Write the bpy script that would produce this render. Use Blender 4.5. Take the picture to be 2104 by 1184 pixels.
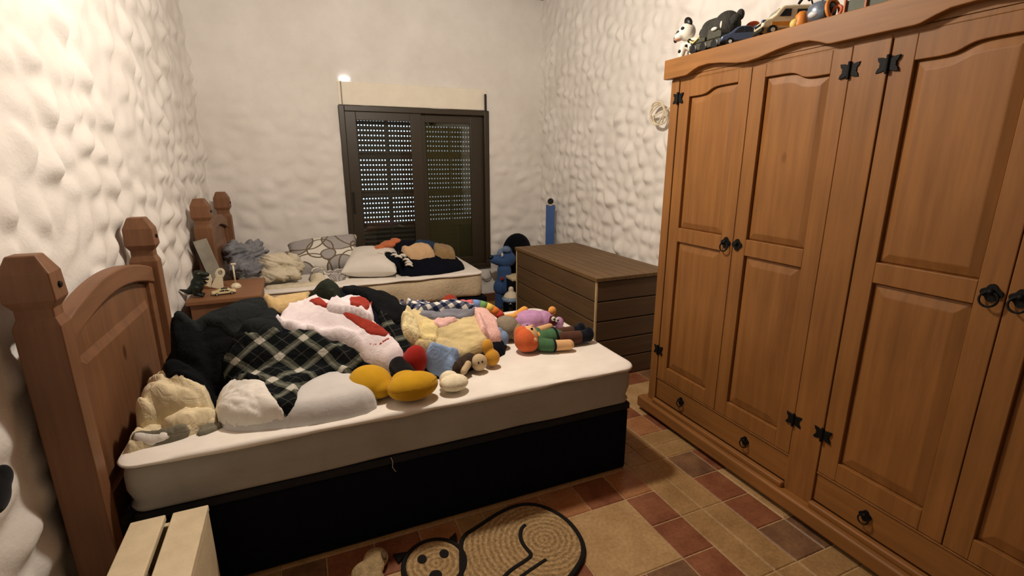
import bpy, bmesh, math, random
import numpy as np
from mathutils import Vector, Matrix, Euler
from mathutils.geometry import delaunay_2d_cdt

for o in list(bpy.data.objects): bpy.data.objects.remove(o)
scene = bpy.context.scene
C = scene.collection
PI = math.pi
random.seed(7)

# ------------------------------------------------------------------ camera
W, H = 2104, 1184
FPX = 1007.594
CAMZ = 1.5
_a, _b, _g = (math.radians(v) for v in (-23.2917372, 75.4551809, -0.0381536797))
RM = (Matrix.Rotation(_a, 3, 'Z') @ Matrix.Rotation(_b, 3, 'X') @ Matrix.Rotation(_g, 3, 'Z'))
cam_data = bpy.data.cameras.new('camera')
cam = bpy.data.objects.new('camera', cam_data); C.objects.link(cam)
cam_data.sensor_width = 36.0
cam_data.lens = FPX / W * 36.0
cam_data.clip_start = 0.05
m4 = RM.to_4x4(); m4.translation = (0, 0, CAMZ)
cam.matrix_world = m4
scene.camera = cam

# ------------------------------------------------------------------ light and exposure
scene.view_settings.view_transform = 'Standard'
scene.view_settings.look = 'None'
scene.view_settings.gamma = 1.0
scene.view_settings.use_curve_mapping = False
scene.view_settings.exposure = 0.0
world = bpy.data.worlds.new('world'); scene.world = world
world.use_nodes = True
world.node_tree.nodes['Background'].inputs[0].default_value = (0.72, 0.86, 1.0, 1)
world.node_tree.nodes['Background'].inputs[1].default_value = 1.8
def lamp(name, loc, power, color, radius):
    l = bpy.data.lights.new(name, 'POINT'); l.energy = power; l.color = color; l.shadow_soft_size = radius
    o = bpy.data.objects.new(name, l); C.objects.link(o); o.location = loc; return o
lamp('ceiling_light', (0.60, 2.25, 2.62), 128, (1.0, 0.90, 0.77), 0.08)

# ------------------------------------------------------------------ pixel helpers (surveying the photo)
def ray(px, py):
    d = RM @ Vector((px - W/2, -(py - H/2), -FPX)); return d.normalized()
def at(px, py, ax, val):
    i = 'xyz'.index(ax); d = ray(px, py); o = Vector((0, 0, CAMZ))
    return o + d * ((val - o[i]) / d[i])

# ------------------------------------------------------------------ numpy noise
def _hash(i, j, s): 
    v = np.sin(i*127.1 + j*311.7 + s*74.7) * 43758.5453
    return v - np.floor(v)
def vnoise(x, y, s=0):
    xi = np.floor(x); yi = np.floor(y); fx = x - xi; fy = y - yi
    u = fx*fx*(3 - 2*fx); v = fy*fy*(3 - 2*fy)
    return ((_hash(xi, yi, s)*(1-u) + _hash(xi+1, yi, s)*u)*(1-v) +
            (_hash(xi, yi+1, s)*(1-u) + _hash(xi+1, yi+1, s)*u)*v)
def fbm(x, y, s=0, n=3):
    t = 0; a = 1; k = 0
    for i in range(n):
        t = t + a*vnoise(x*2**i, y*2**i, s+i); k += a; a *= .5
    return t/k
def crumple(x, y, ang=0, fu=10, fv=4, s=0):
    """soft pillowy folds with sharp valleys, 0..1"""
    c, d = math.cos(ang), math.sin(ang)
    u = (x*c + y*d)*fu; v = (-x*d + y*c)*fv
    u = u + 1.3*vnoise(u*.45+3, v*.45, s+5); v = v + .8*vnoise(u*.4, v*.4+9, s+6)
    a = np.abs(2*vnoise(u, v, s) - 1); b = np.abs(2*vnoise(u*2.3+.6*a, v*2.0, s+2) - 1); e = np.abs(2*vnoise(u*4.3+7, v*3.6+b, s+3) - 1)
    return .58*np.power(a, .8) + .28*np.power(b, .8) + .14*e

# ------------------------------------------------------------------ materials
def lin(c):
    if isinstance(c, str):
        c = [int(c[i:i+2], 16) for i in (1, 3, 5)]
    return tuple(((v/255)/12.92 if v/255 <= .04045 else ((v/255+.055)/1.055)**2.4) for v in c) + (1,)
MATS = {}
def newmat(name):
    m = bpy.data.materials.new(name); m.use_nodes = True
    return m, m.node_tree, m.node_tree.nodes['Principled BSDF']
def N(nt, t, **kw):
    n = nt.nodes.new(t)
    for k, v in kw.items(): setattr(n, k, v)
    return n
def ramp(nt, fac, stops):
    r = N(nt, 'ShaderNodeValToRGB'); e = r.color_ramp.elements
    while len(e) < len(stops): e.new(.5)
    for el, (p, c) in zip(e, stops): el.position = p; el.color = c
    nt.links.new(fac, r.inputs[0]); return r.outputs[0]
def noise_tex(nt, scale, detail=4, vec_scale=(1, 1, 1), rough=.6, coord='Object'):
    tc = N(nt, 'ShaderNodeTexCoord'); mp = N(nt, 'ShaderNodeMapping'); mp.inputs['Scale'].default_value = vec_scale
    nt.links.new(tc.outputs[coord], mp.inputs[0])
    n = N(nt, 'ShaderNodeTexNoise'); n.inputs['Scale'].default_value = scale; n.inputs['Detail'].default_value = detail
    n.inputs['Roughness'].default_value = rough
    nt.links.new(mp.outputs[0], n.inputs['Vector']); return n.outputs['Fac']
def bump(nt, fac, b, strength, dist=.01):
    n = N(nt, 'ShaderNodeBump'); n.inputs['Strength'].default_value = strength; n.inputs['Distance'].default_value = dist
    nt.links.new(fac, n.inputs['Height']); nt.links.new(n.outputs[0], b.inputs['Normal'])
def plain(name, c, rough=.8, var=.12, scale=25, bmp=.15, bdist=.004, metal=0, spec=.3, sheen=0):
    """one colour with soft procedural mottling and a little bump"""
    if name in MATS: return MATS[name]
    m, nt, b = newmat(name); c = lin(c)
    f = noise_tex(nt, scale)
    lo = tuple(v*(1-var) for v in c[:3])+(1,); hi = tuple(min(1, v*(1+var)) for v in c[:3])+(1,)
    nt.links.new(ramp(nt, f, [(.3, lo), (.7, hi)]), b.inputs['Base Color'])
    b.inputs['Roughness'].default_value = rough; b.inputs['Metallic'].default_value = metal
    b.inputs['Specular IOR Level'].default_value = spec
    if sheen: b.inputs['Sheen Weight'].default_value = sheen
    if bmp: bump(nt, noise_tex(nt, scale*6, 3), b, bmp, bdist)
    MATS[name] = m; return m
def cloth(name, c, var=.12, scale=18, weave=260, rough=.95, wr=.38):
    if name in MATS: return MATS[name]
    m, nt, b = newmat(name); c = lin(c)
    f = noise_tex(nt, scale)
    lo = tuple(v*(1-var) for v in c[:3])+(1,); hi = tuple(min(1, v*(1+var)) for v in c[:3])+(1,)
    nt.links.new(ramp(nt, f, [(.3, lo), (.7, hi)]), b.inputs['Base Color'])
    b.inputs['Roughness'].default_value = rough; b.inputs['Specular IOR Level'].default_value = .12
    b.inputs['Sheen Weight'].default_value = .12 if sum(c[:3]) > .4 else 0; b.inputs['Sheen Roughness'].default_value = .6
    cloth_bump(nt, b, weave, wr)
    MATS[name] = m; return m
def cloth_bump(nt, b, weave=260, st=.38):
    """fine weave plus small sharp wrinkles"""
    tc = N(nt, 'ShaderNodeTexCoord'); n = N(nt, 'ShaderNodeTexNoise'); n.inputs['Scale'].default_value = 13; n.inputs['Detail'].default_value = 3; n.inputs['Distortion'].default_value = 1.6
    nt.links.new(tc.outputs['Object'], n.inputs['Vector'])
    a = mth(nt, 'SUBTRACT', n.outputs['Fac'], .5); a = mth(nt, 'ABSOLUTE', a, 0); a = mth(nt, 'POWER', a, .6)
    h = mth(nt, 'ADD', a, mth(nt, 'MULTIPLY', noise_tex(nt, weave, 2), .10))
    bump(nt, h, b, st, .018)
def wood(name, dark, light, axis='Z', knots=True, rough=.5, grain=1.0):
    if name in MATS: return MATS[name]
    m, nt, b = newmat(name)
    sc = {'Z': (14, 14, .9), 'X': (.9, 14, 14), 'Y': (14, .9, 14)}[axis]
    f = noise_tex(nt, 2.2*grain, 6, sc, .62)
    col = ramp(nt, f, [(.25, lin(dark)), (.75, lin(light))])
    big = noise_tex(nt, 1.7, 2)
    mx = N(nt, 'ShaderNodeMix', data_type='RGBA', blend_type='MULTIPLY')
    nt.links.new(col, mx.inputs[6]); nt.links.new(ramp(nt, big, [(.3, (.84, .82, .80, 1)), (.7, (1.08, 1.06, 1.04, 1))]), mx.inputs[7])
    mx.inputs[0].default_value = 1
    out = mx.outputs[2]
    if knots:
        tc = N(nt, 'ShaderNodeTexCoord'); mp = N(nt, 'ShaderNodeMapping')
        mp.inputs['Scale'].default_value = {'Z': (1, 1, .55), 'X': (.55, 1, 1), 'Y': (1, .55, 1)}[axis]
        v = N(nt, 'ShaderNodeTexVoronoi'); v.inputs['Scale'].default_value = 3.4
        nt.links.new(tc.outputs['Object'], mp.inputs[0]); nt.links.new(mp.outputs[0], v.inputs['Vector'])
        k = ramp(nt, v.outputs['Distance'], [(.035, (.42, .33, .28, 1)), (.075, (1, 1, 1, 1))])
        m2 = N(nt, 'ShaderNodeMix', data_type='RGBA', blend_type='MULTIPLY'); m2.inputs[0].default_value = 1
        nt.links.new(out, m2.inputs[6]); nt.links.new(k, m2.inputs[7]); out = m2.outputs[2]
    nt.links.new(out, b.inputs['Base Color'])
    b.inputs['Roughness'].default_value = rough; b.inputs['Specular IOR Level'].default_value = .35
    bump(nt, f, b, .12, .003)
    MATS[name] = m; return m
def stripes(nt, sock, freq, lo, hi):
    a = N(nt, 'ShaderNodeMath', operation='MULTIPLY'); a.inputs[1].default_value = freq; nt.links.new(sock, a.inputs[0])
    f = N(nt, 'ShaderNodeMath', operation='FRACT'); nt.links.new(a.outputs[0], f.inputs[0])
    g = N(nt, 'ShaderNodeMath', operation='GREATER_THAN'); g.inputs[1].default_value = lo; nt.links.new(f.outputs[0], g.inputs[0])
    l = N(nt, 'ShaderNodeMath', operation='LESS_THAN'); l.inputs[1].default_value = hi; nt.links.new(f.outputs[0], l.inputs[0])
    p = N(nt, 'ShaderNodeMath', operation='MULTIPLY'); nt.links.new(g.outputs[0], p.inputs[0]); nt.links.new(l.outputs[0], p.inputs[1])
    return p.outputs[0]
def mixc(nt, fac, a, b):
    x = N(nt, 'ShaderNodeMix', data_type='RGBA'); nt.links.new(fac, x.inputs[0])
    for s, v in ((6, a), (7, b)):
        if isinstance(v, tuple): x.inputs[s].default_value = v
        else: nt.links.new(v, x.inputs[s])
    return x.outputs[2]
def mth(nt, op, a, b):
    x = N(nt, 'ShaderNodeMath', operation=op)
    for i, v in enumerate((a, b)):
        if isinstance(v, (int, float)): x.inputs[i].default_value = v
        else: nt.links.new(v, x.inputs[i])
    return x.outputs[0]
def uvsep(nt):
    tc = N(nt, 'ShaderNodeTexCoord'); s = N(nt, 'ShaderNodeSeparateXYZ'); nt.links.new(tc.outputs['UV'], s.inputs[0])
    return s.outputs[0], s.outputs[1]
def fabric_base(nt, b):
    b.inputs['Roughness'].default_value = .95; b.inputs['Specular IOR Level'].default_value = .1
    cloth_bump(nt, b, 300)
def plaid_mat():
    m, nt, b = newmat('dark_plaid'); u, v = uvsep(nt); F = 8.5
    su = stripes(nt, u, F, .0, .27); sv = stripes(nt, v, F, .0, .27)
    tu = stripes(nt, u, F, .62, .65); tv = stripes(nt, v, F, .62, .65)
    mu = stripes(nt, u, F, .07, .17); mv = stripes(nt, v, F, .07, .17)
    k, g, w = lin((18, 22, 24)), lin((78, 82, 72)), lin((205, 202, 190))
    c = mixc(nt, mth(nt, 'MAXIMUM', su, sv), k, g)
    c = mixc(nt, mth(nt, 'MULTIPLY', mth(nt, 'MAXIMUM', mu, mv), .16), c, w)
    c = mixc(nt, mth(nt, 'MULTIPLY', mth(nt, 'MULTIPLY', su, sv), .85), c, w)
    c = mixc(nt, mth(nt, 'MULTIPLY', mth(nt, 'MAXIMUM', tu, tv), .07), c, w)
    nt.links.new(c, b.inputs['Base Color']); fabric_base(nt, b); MATS['dark_plaid'] = m; return m
def gingham_mat():
    m, nt, b = newmat('navy_gingham'); u, v = uvsep(nt)
    su = stripes(nt, u, 19, 0, .5); sv = stripes(nt, v, 19, 0, .5)
    n, md, w = lin((33, 38, 62)), lin((98, 102, 122)), lin((228, 224, 214))
    c = mixc(nt, mth(nt, 'MAXIMUM', su, sv), w, md); c = mixc(nt, mth(nt, 'MULTIPLY', su, sv), c, n)
    nt.links.new(c, b.inputs['Base Color']); fabric_base(nt, b); MATS['navy_gingham'] = m; return m
def loops_mat():
    """white pillowcase with big overlapping ring outlines in taupe, some filled grey"""
    m, nt, b = newmat('ring_print'); u, v = uvsep(nt)
    w, g, t = lin((226, 222, 213)), lin((168, 165, 164)), lin((112, 100, 80))
    def ring(cx, cy, r, per):
        x = mth(nt, 'SUBTRACT', mth(nt, 'FRACT', mth(nt, 'ADD', mth(nt, 'DIVIDE', u, per), cx), 0), .5)
        y = mth(nt, 'SUBTRACT', mth(nt, 'FRACT', mth(nt, 'ADD', mth(nt, 'DIVIDE', v, per), cy), 0), .5)
        d = mth(nt, 'SQRT', mth(nt, 'ADD', mth(nt, 'MULTIPLY', x, x), mth(nt, 'MULTIPLY', y, y)), 0)
        return mth(nt, 'LESS_THAN', d, r), mth(nt, 'LESS_THAN', mth(nt, 'ABSOLUTE', mth(nt, 'SUBTRACT', d, r), 0), .006/per)
    c = w
    for cx, cy, r, per, fill in ((.1, .2, .40, .36, g), (.55, .5, .30, .36, None), (.8, .05, .44, .42, None), (.35, .75, .20, .30, g)):
        f, l = ring(cx, cy, r, per)
        if fill: c = mixc(nt, f, c, fill)
        c = mixc(nt, l, c, t)
    nt.links.new(c, b.inputs['Base Color']); fabric_base(nt, b); MATS['ring_print'] = m; return m

# ------------------------------------------------------------------ mesh builder
class MB:
    def __init__(s): s.v = []; s.f = []; s.mi = []; s.cur = 0
    def add(s, vs, fs):
        k = len(s.v); s.v += [tuple(v) for v in vs]; s.f += [tuple(i+k for i in f) for f in fs]; s.mi += [s.cur]*len(fs); return s
    def box(s, x0, x1, y0, y1, z0, z1, M=None):
        vs = [Vector((x, y, z)) for z in (z0, z1) for y in (y0, y1) for x in (x0, x1)]
        if M: vs = [M @ v for v in vs]
        return s.add(vs, [(0, 2, 3, 1), (4, 5, 7, 6), (0, 1, 5, 4), (2, 6, 7, 3), (0, 4, 6, 2), (1, 3, 7, 5)])
    def prism(s, pts, lo, hi, ax='y', M=None):
        """outline pts in the plane across ax, extruded from lo to hi"""
        def mk(p, t):
            v = Vector({'x': (t, p[0], p[1]), 'y': (p[0], t, p[1]), 'z': (p[0], p[1], t)}[ax]); return M @ v if M else v
        n = len(pts)
        return s.add([mk(p, lo) for p in pts]+[mk(p, hi) for p in pts],
                     [tuple(range(n)), tuple(range(2*n-1, n-1, -1))]+[(i, i+n, (i+1) % n+n, (i+1) % n) for i in range(n)])
    def loft(s, rings, cap=True, M=None):
        n = len(rings[0]); vs = [Vector(v) for r in rings for v in r]
        if M: vs = [M @ v for v in vs]
        fs = [(k*n+i, k*n+(i+1) % n, (k+1)*n+(i+1) % n, (k+1)*n+i) for k in range(len(rings)-1) for i in range(n)]
        if cap: fs += [tuple(range(n-1, -1, -1)), tuple(range((len(rings)-1)*n, len(rings)*n))]
        return s.add(vs, fs)
    def lathe(s, prof, n=24, M=None):
        return s.loft([[(r*math.cos(2*PI*i/n), r*math.sin(2*PI*i/n), z) for i in range(n)] for r, z in prof], True, M)
    def tube(s, pts, r, n=8, cap=True, closed=False):
        pts = [Vector(p) for p in pts]; rs = r if isinstance(r, (list, tuple)) else [r]*len(pts); rings = []; up = None
        for i, p in enumerate(pts):
            a = pts[i-1] if i or closed else pts[0]; b = pts[(i+1) % len(pts)] if (i < len(pts)-1 or closed) else pts[-1]
            t = (b-a).normalized()
            if up is None: up = t.orthogonal().normalized()
            up = (up - t*up.dot(t)).normalized(); w = t.cross(up)
            rings.append([p + (up*math.cos(2*PI*k/n) + w*math.sin(2*PI*k/n))*rs[i] for k in range(n)])
        if closed: rings.append(rings[0]); cap = False
        return s.loft(rings, cap)
    def ell(s, c, r, R=None, nu=20, nv=14):
        c = Vector(c); r = (r, r, r) if isinstance(r, (int, float)) else r
        R = Euler(R).to_matrix() if R and not isinstance(R, Matrix) else (R or Matrix.Identity(3))
        vs = [c + R @ Vector((0, 0, -r[2]))]
        for j in range(1, nv):
            t = -PI/2 + PI*j/nv
            for i in range(nu):
                vs.append(c + R @ Vector((r[0]*math.cos(t)*math.cos(2*PI*i/nu), r[1]*math.cos(t)*math.sin(2*PI*i/nu), r[2]*math.sin(t))))
        vs.append(c + R @ Vector((0, 0, r[2]))); L = len(vs)-1
        fs = [(0, 1+(i+1) % nu, 1+i) for i in range(nu)]
        fs += [(1+j*nu+i, 1+j*nu+(i+1) % nu, 1+(j+1)*nu+(i+1) % nu, 1+(j+1)*nu+i) for j in range(nv-2) for i in range(nu)]
        fs += [(L, 1+(nv-2)*nu+i, 1+(nv-2)*nu+(i+1) % nu) for i in range(nu)]
        return s.add(vs, fs)
    def cap(s, p, q, r0, r1=None, n=8):
        p, q = Vector(p), Vector(q); r1 = r0 if r1 is None else r1
        for i in range(n+1):
            t = i/n; s.ell(p.lerp(q, t), r0+(r1-r0)*t, nu=12, nv=8)
        return s

def build(name, mb, mat, parent=None, off=(0, 0, 0), smooth=False, bevel=0, seg=2, voxel=0, relax=0, auto=None, subd=0):
    me = bpy.data.meshes.new(name); off = Vector(off)
    me.from_pydata([tuple(Vector(v)-off) for v in mb.v], [], mb.f)
    for m in (mat if isinstance(mat, (list, tuple)) else [mat]): me.materials.append(m)
    if any(mb.mi): me.polygons.foreach_set('material_index', mb.mi)
    bm = bmesh.new(); bm.from_mesh(me); bmesh.ops.recalc_face_normals(bm, faces=bm.faces); bm.to_mesh(me); bm.free()
    if smooth or voxel: me.polygons.foreach_set('use_smooth', [True]*len(me.polygons))
    me.update()
    o = bpy.data.objects.new(name, me); C.objects.link(o)
    if parent is not None: o.parent = parent
    else: o.location = off
    if bevel:
        b = o.modifiers.new('bevel', 'BEVEL'); b.width = bevel; b.segments = seg; b.limit_method = 'ANGLE'; b.angle_limit = math.radians(35)
    if voxel:
        r = o.modifiers.new('remesh', 'REMESH'); r.mode = 'VOXEL'; r.voxel_size = voxel; r.use_smooth_shade = True
        if relax:
            s = o.modifiers.new('smooth', 'SMOOTH'); s.iterations = relax; s.factor = .5
    if subd:
        s = o.modifiers.new('subd', 'SUBSURF'); s.levels = s.render_levels = subd
    return o
def tag(o, label, cat, group=None):
    o['label'] = label; o['category'] = cat
    if group: o['group'] = group
    return o
class Thing:
    """an Empty at the base of a thing; parts are meshes given in world or (with rot) in local coordinates"""
    def __init__(s, name, label, cat, loc=(0, 0, 0), rotz=0, group=None, local=False):
        s.o = bpy.data.objects.new(name, None); C.objects.link(s.o); s.o.empty_display_size = .05
        s.o.location = loc; s.o.rotation_euler = (0, 0, rotz); tag(s.o, label, cat, group)
        s.off = (0, 0, 0) if local else loc
    def part(s, name, mb, mat, parent=None, label=None, **kw):
        p = build(name, mb, mat, parent or s.o, s.off, **kw)
        if label: p['label'] = label
        return p
def struct(o): o['kind'] = 'structure'; return o

# ================================================================== THE ROOM
YB, XR, ZC, YF = 4.90, 2.45, 3.05, -2.6
def xl(y): return -0.802 + 0.031*(y-1.7)            # the left wall runs slightly askew
def plaster():
    m, nt, b = newmat('white_plaster')
    f = noise_tex(nt, 3.0, 5)
    nt.links.new(ramp(nt, f, [(.3, lin((224, 220, 213))), (.7, lin((237, 234, 229)))]), b.inputs['Base Color'])
    b.inputs['Roughness'].default_value = .8; b.inputs['Specular IOR Level'].default_value = .25
    bump(nt, noise_tex(nt, 60, 5), b, .35, .006)
    MATS['plaster'] = m; return m
PL = plaster()
def stone_height(u, v, cell_u, cell_v, seed, blur=2, warp=.35):
    """rounded river stones bedded in thick plaster: worley cells, each one standing out most at its lower end"""
    uu = u/cell_u + warp*(vnoise(u*4, v*4, seed+1)-.5) + 2*warp*(vnoise(u*1.7, v*1.7, seed+5)-.5); vv = v/cell_v + warp*(vnoise(u*4, v*4, seed+2)-.5) + 2*warp*(vnoise(u*1.7, v*1.7, seed+6)-.5)
    iu = np.floor(uu); iv = np.floor(vv)
    f1 = np.full(u.shape, 9.); f2 = np.full(u.shape, 9.); amp = np.zeros(u.shape); dv = np.zeros(u.shape)
    for a in (-1, 0, 1):
        for c in (-1, 0, 1):
            cu = iu+a+.12+.76*_hash(iu+a, iv+c, seed); cv = iv+c+.12+.76*_hash(iu+a, iv+c, seed+11)
            d = np.hypot(uu-cu, vv-cv); am = .25+.75*_hash(iu+a, iv+c, seed+23)
            n = d < f1
            f2 = np.where(n, f1, np.minimum(f2, d)); amp = np.where(n, am, amp); dv = np.where(n, vv-cv, dv); f1 = np.where(n, d, f1)
    e = np.clip((f2-f1)/.7, 0, 1); pil = e*e*(3-2*e)
    h = pil*amp*np.clip(.62-.75*dv, .15, 1.2)
    for _ in range(blur):
        p = np.pad(h, 1, mode='edge')
        h = (p[:-2, 1:-1]+p[2:, 1:-1]+p[1:-1, :-2]+p[1:-1, 2:]+2*h)/6
    return h
def grid_wall(name, P, U, Vd, Nn, lu, lv, step, hfun, hole=None, mat=PL):
    nu, nv = int(lu/step), int(lv/step)
    u, v = np.meshgrid(np.linspace(0, lu, nu+1), np.linspace(0, lv, nv+1))
    h = hfun(u, v)
    P, U, Vd, Nn = (np.array(t, float) for t in (P, U, Vd, Nn))
    co = P + u[..., None]*U + v[..., None]*Vd + h[..., None]*Nn
    idx = np.arange((nu+1)*(nv+1)).reshape(nv+1, nu+1)
    q = np.stack([idx[:-1, :-1], idx[:-1, 1:], idx[1:, 1:], idx[1:, :-1]], -1).reshape(-1, 4)
    if hole:
        cu = (u[:-1, :-1]+u[1:, 1:]).ravel()/2; cv = (v[:-1, :-1]+v[1:, 1:]).ravel()/2
        q = q[~((cu > hole[0]) & (cu < hole[1]) & (cv > hole[2]) & (cv < hole[3]))]
    me = bpy.data.meshes.new(name); me.from_pydata(co.reshape(-1, 3).tolist(), [], q.tolist())
    me.materials.append(mat); me.polygons.foreach_set('use_smooth', [True]*len(me.polygons)); me.update()
    o = bpy.data.objects.new(name, me); C.objects.link(o); return struct(o)
def h_left(u, v): return .066*stone_height(u, v, .165, .15, 3, 3, .55) + .020*fbm(u*6, v*6, 4)
def h_right(u, v): return .058*stone_height(u, v, .12, .11, 31, 2, .5)*np.clip((3.3-v)/.8, .3, 1) + .009*fbm(u*7, v*7, 9)
def h_back(u, v):
    k = .034*np.clip((2.5-v)/1.1, .10, 1)
    return k*stone_height(u, v, .17, .13, 57, 3) + .009*fbm(u*6, v*6, 12)
ll = YB+.05-YF; al = math.atan(.031)
grid_wall('wall_left', (xl(YF), YF, 0), (math.sin(al), math.cos(al), 0), (0, 0, 1), (1, 0, 0), ll, ZC, .0135, h_left)
# window opening
WX0, WX1, WZ0, WZ1 = 0.410, 1.845, 0.385, 1.985
grid_wall('wall_back', (-1.0, YB, 0), (1, 0, 0), (0, 0, 1), (0, -1, 0), 3.6, ZC, .0145, h_back,
          hole=(WX0+.03+1, WX1-.03+1, WZ0+.03, WZ1-.03))
grid_wall('wall_right', (XR, YF, 0), (0, 1, 0), (0, 0, 1), (-1, 0, 0), YB-YF+.05, ZC, .0145, h_right)
struct(build('wall_front', MB().box(-1.2, 2.6, YF-.1, YF, 0, ZC), PL))
cm = MB()
for i in range(33):
    x = -1.2+i*.12; cm.box(x+.001, x+.119, YF-.1, YB+.2, ZC, ZC+.03)
cm.box(-1.2, 2.76, YF-.1, YB+.2, ZC+.012, ZC+.08)
struct(build('ceiling', cm, wood('ceiling_boards', (92, 60, 36), (124, 84, 52), 'Y', False)))

# ---- floor: printed clay tiles, a cream square inside a ring of small squares inside narrow strips
def tile_mat(name, a, b_, sc=9):
    m, nt, b = newmat(name)
    f = noise_tex(nt, sc, 4, (1, 1, 1), .55); f2 = noise_tex(nt, 70, 3)
    c = ramp(nt, f, [(.30, lin(a)), (.70, lin(b_))])
    mx = N(nt, 'ShaderNodeMix', data_type='RGBA', blend_type='MULTIPLY'); mx.inputs[0].default_value = 1
    nt.links.new(c, mx.inputs[6]); nt.links.new(ramp(nt, f2, [(.3, (.8, .78, .75, 1)), (.7, (1.1, 1.1, 1.1, 1))]), mx.inputs[7])
    nt.links.new(mx.outputs[2], b.inputs['Base Color']); b.inputs['Roughness'].default_value = .42
    b.inputs['Specular IOR Level'].default_value = .3
    bump(nt, f2, b, .15, .002); return m
TM = [tile_mat('floor_cream', (172, 138, 94), (192, 160, 114)), tile_mat('floor_red', (118, 70, 48), (150, 98, 68)),
      tile_mat('floor_brown', (100, 72, 54), (140, 106, 76)), tile_mat('floor_orange', (152, 98, 62), (178, 130, 88)),
      tile_mat('floor_strip', (150, 118, 76), (176, 142, 96)), tile_mat('floor_grout', (182, 156, 116), (196, 170, 130))]
def floor():
    mb = MB(); mb.cur = 5; mb.box(-1.2, 2.7, YF-.1, YB+.2, -.06, -.0035)
    rnd = random.Random(4); g = .0055
    def tile(x0, x1, y0, y1, k):
        mb.cur = k; a, b, c, d = x0+g/2, x1-g/2, y0+g/2, y1-g/2; e = .003
        mb.add([(a-e*.3, c-e*.3, -.0036), (b+e*.3, c-e*.3, -.0036), (b+e*.3, d+e*.3, -.0036), (a-e*.3, d+e*.3, -.0036), (a+e, c+e, 0), (b-e, c+e, 0), (b-e, d-e, 0), (a+e, d-e, 0)],
               [(4, 5, 6, 7), (0, 1, 5, 4), (1, 2, 6, 5), (2, 3, 7, 6), (3, 0, 4, 7)])
    PX, PY = .916, .970
    for i in range(-3, 3):
        for j in range(-5, 5):
            cx, cy = 1.059+i*PX, 1.380+j*PY
            if cx-PX/2 > 2.65 or cx+PX/2 < -1.15: continue
            bx = [-.458, -.341, -.181, 0, .181, .341, .458]; by = [-.485, -.373, -.187, 0, .187, .373, .485]
            X = lambda k: cx+bx[k]; Y = lambda k: cy+by[k]
            tile(X(2), X(4), Y(2), Y(4), 0)
            sq = [(1, 2, a, a+1) for a in (1, 2, 3, 4)]+[(4, 5, a, a+1) for a in (1, 2, 3, 4)]+[(2, 3, 1, 2), (3, 4, 1, 2), (2, 3, 4, 5), (3, 4, 4, 5)]
            for (a, b, c, d) in sq: tile(X(a), X(b), Y(c), Y(d), rnd.choice((1, 1, 2, 3)))
            for (a, b) in ((0, 1), (5, 6)):
                for (c, d) in ((1, 3), (3, 5)): tile(X(a), X(b), Y(c), Y(d), 4)
                for (c, d) in ((0, 1), (5, 6)): tile(X(a), X(b), Y(c), Y(d), 4)
            for (c, d) in ((0, 1), (5, 6)):
                for (a, b) in ((1, 3), (3, 5)): tile(X(a), X(b), Y(c), Y(d), 4)
    struct(build('floor', mb, TM))
floor()
struct(build('baseboard_back', MB().box(-.7, 2.42, YB-.03, YB+.01, 0, .09), wood('skirting_clay', (96, 62, 44), (132, 92, 62), 'X', False), bevel=.004))

# ---- window: dark metal sliding frame, two sashes, glass, perforated roller shutter behind, insect screen on the right
FR = plain('frame_brown', (54, 44, 30), .42, .10, 30, .1, spec=.5)
SHM = plain('shutter_brown', (58, 50, 40), .55, .08, 20, .05)
wy = YB-.035
fr = MB()
fw = .05
fr.box(WX0, WX0+fw, wy, YB+.13, WZ0, WZ1); fr.box(WX1-fw, WX1, wy, YB+.13, WZ0, WZ1)
fr.box(WX0+fw, WX1-fw, wy, YB+.13, WZ1-fw, WZ1); fr.box(WX0+fw, WX1-fw, wy, YB+.13, WZ0, WZ0+fw)
win = struct(build('window_1', fr, FR, off=(WX0, wy, WZ0), bevel=.005))
def wpart(name, mb, mat, label=None, parent=win, **kw):
    o = build(name, mb, mat, parent, (WX0, wy, WZ0), **kw)
    if label: o['label'] = label
    return o
glass, nt, b = newmat('window_glass')
out = nt.nodes['Material Output']; tr = N(nt, 'ShaderNodeBsdfTransparent'); gl = N(nt, 'ShaderNodeBsdfGlossy'); gl.inputs['Roughness'].default_value = .03
fz = N(nt, 'ShaderNodeFresnel'); fz.inputs[0].default_value = 1.5; mx = N(nt, 'ShaderNodeMixShader')
tr.inputs[0].default_value = (.93, .95, .93, 1)
nt.links.new(fz.outputs[0], mx.inputs[0]); nt.links.new(tr.outputs[0], mx.inputs[1]); nt.links.new(gl.outputs[0], mx.inputs[2]); nt.links.new(mx.outputs[0], out.inputs[0])
xm = 1.125
def sash(x0, x1, y, stw):
    s = MB(); z0, z1 = WZ0+fw, WZ1-fw
    s.box(x0, x0+stw[0], y, y+.03, z0, z1).box(x1-stw[1], x1, y, y+.03, z0, z1)
    s.box(x0+stw[0], x1-stw[1], y, y+.03, z1-.075, z1).box(x0+stw[0], x1-stw[1], y, y+.03, z0, z0+.075)
    o = wpart('sash', s, FR, bevel=.004)
    g = MB().box(x0+stw[0]-.005, x1-stw[1]+.005, y+.012, y+.017, z0+.07, z1-.07)
    wpart('glass_pane', g, glass, parent=o)
    return o
L = sash(WX0+fw, xm+.03, wy+.012, (.095, .105))
sash(xm-.03, WX1-fw, wy+.05, (.105, .135))
wpart('latch', MB().box(WX0+fw+.012, WX0+fw+.03, wy-.002, wy+.014, 1.02, 1.22), plain('latch_dark', (32, 28, 24), .4), parent=L, bevel=.003)
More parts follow.
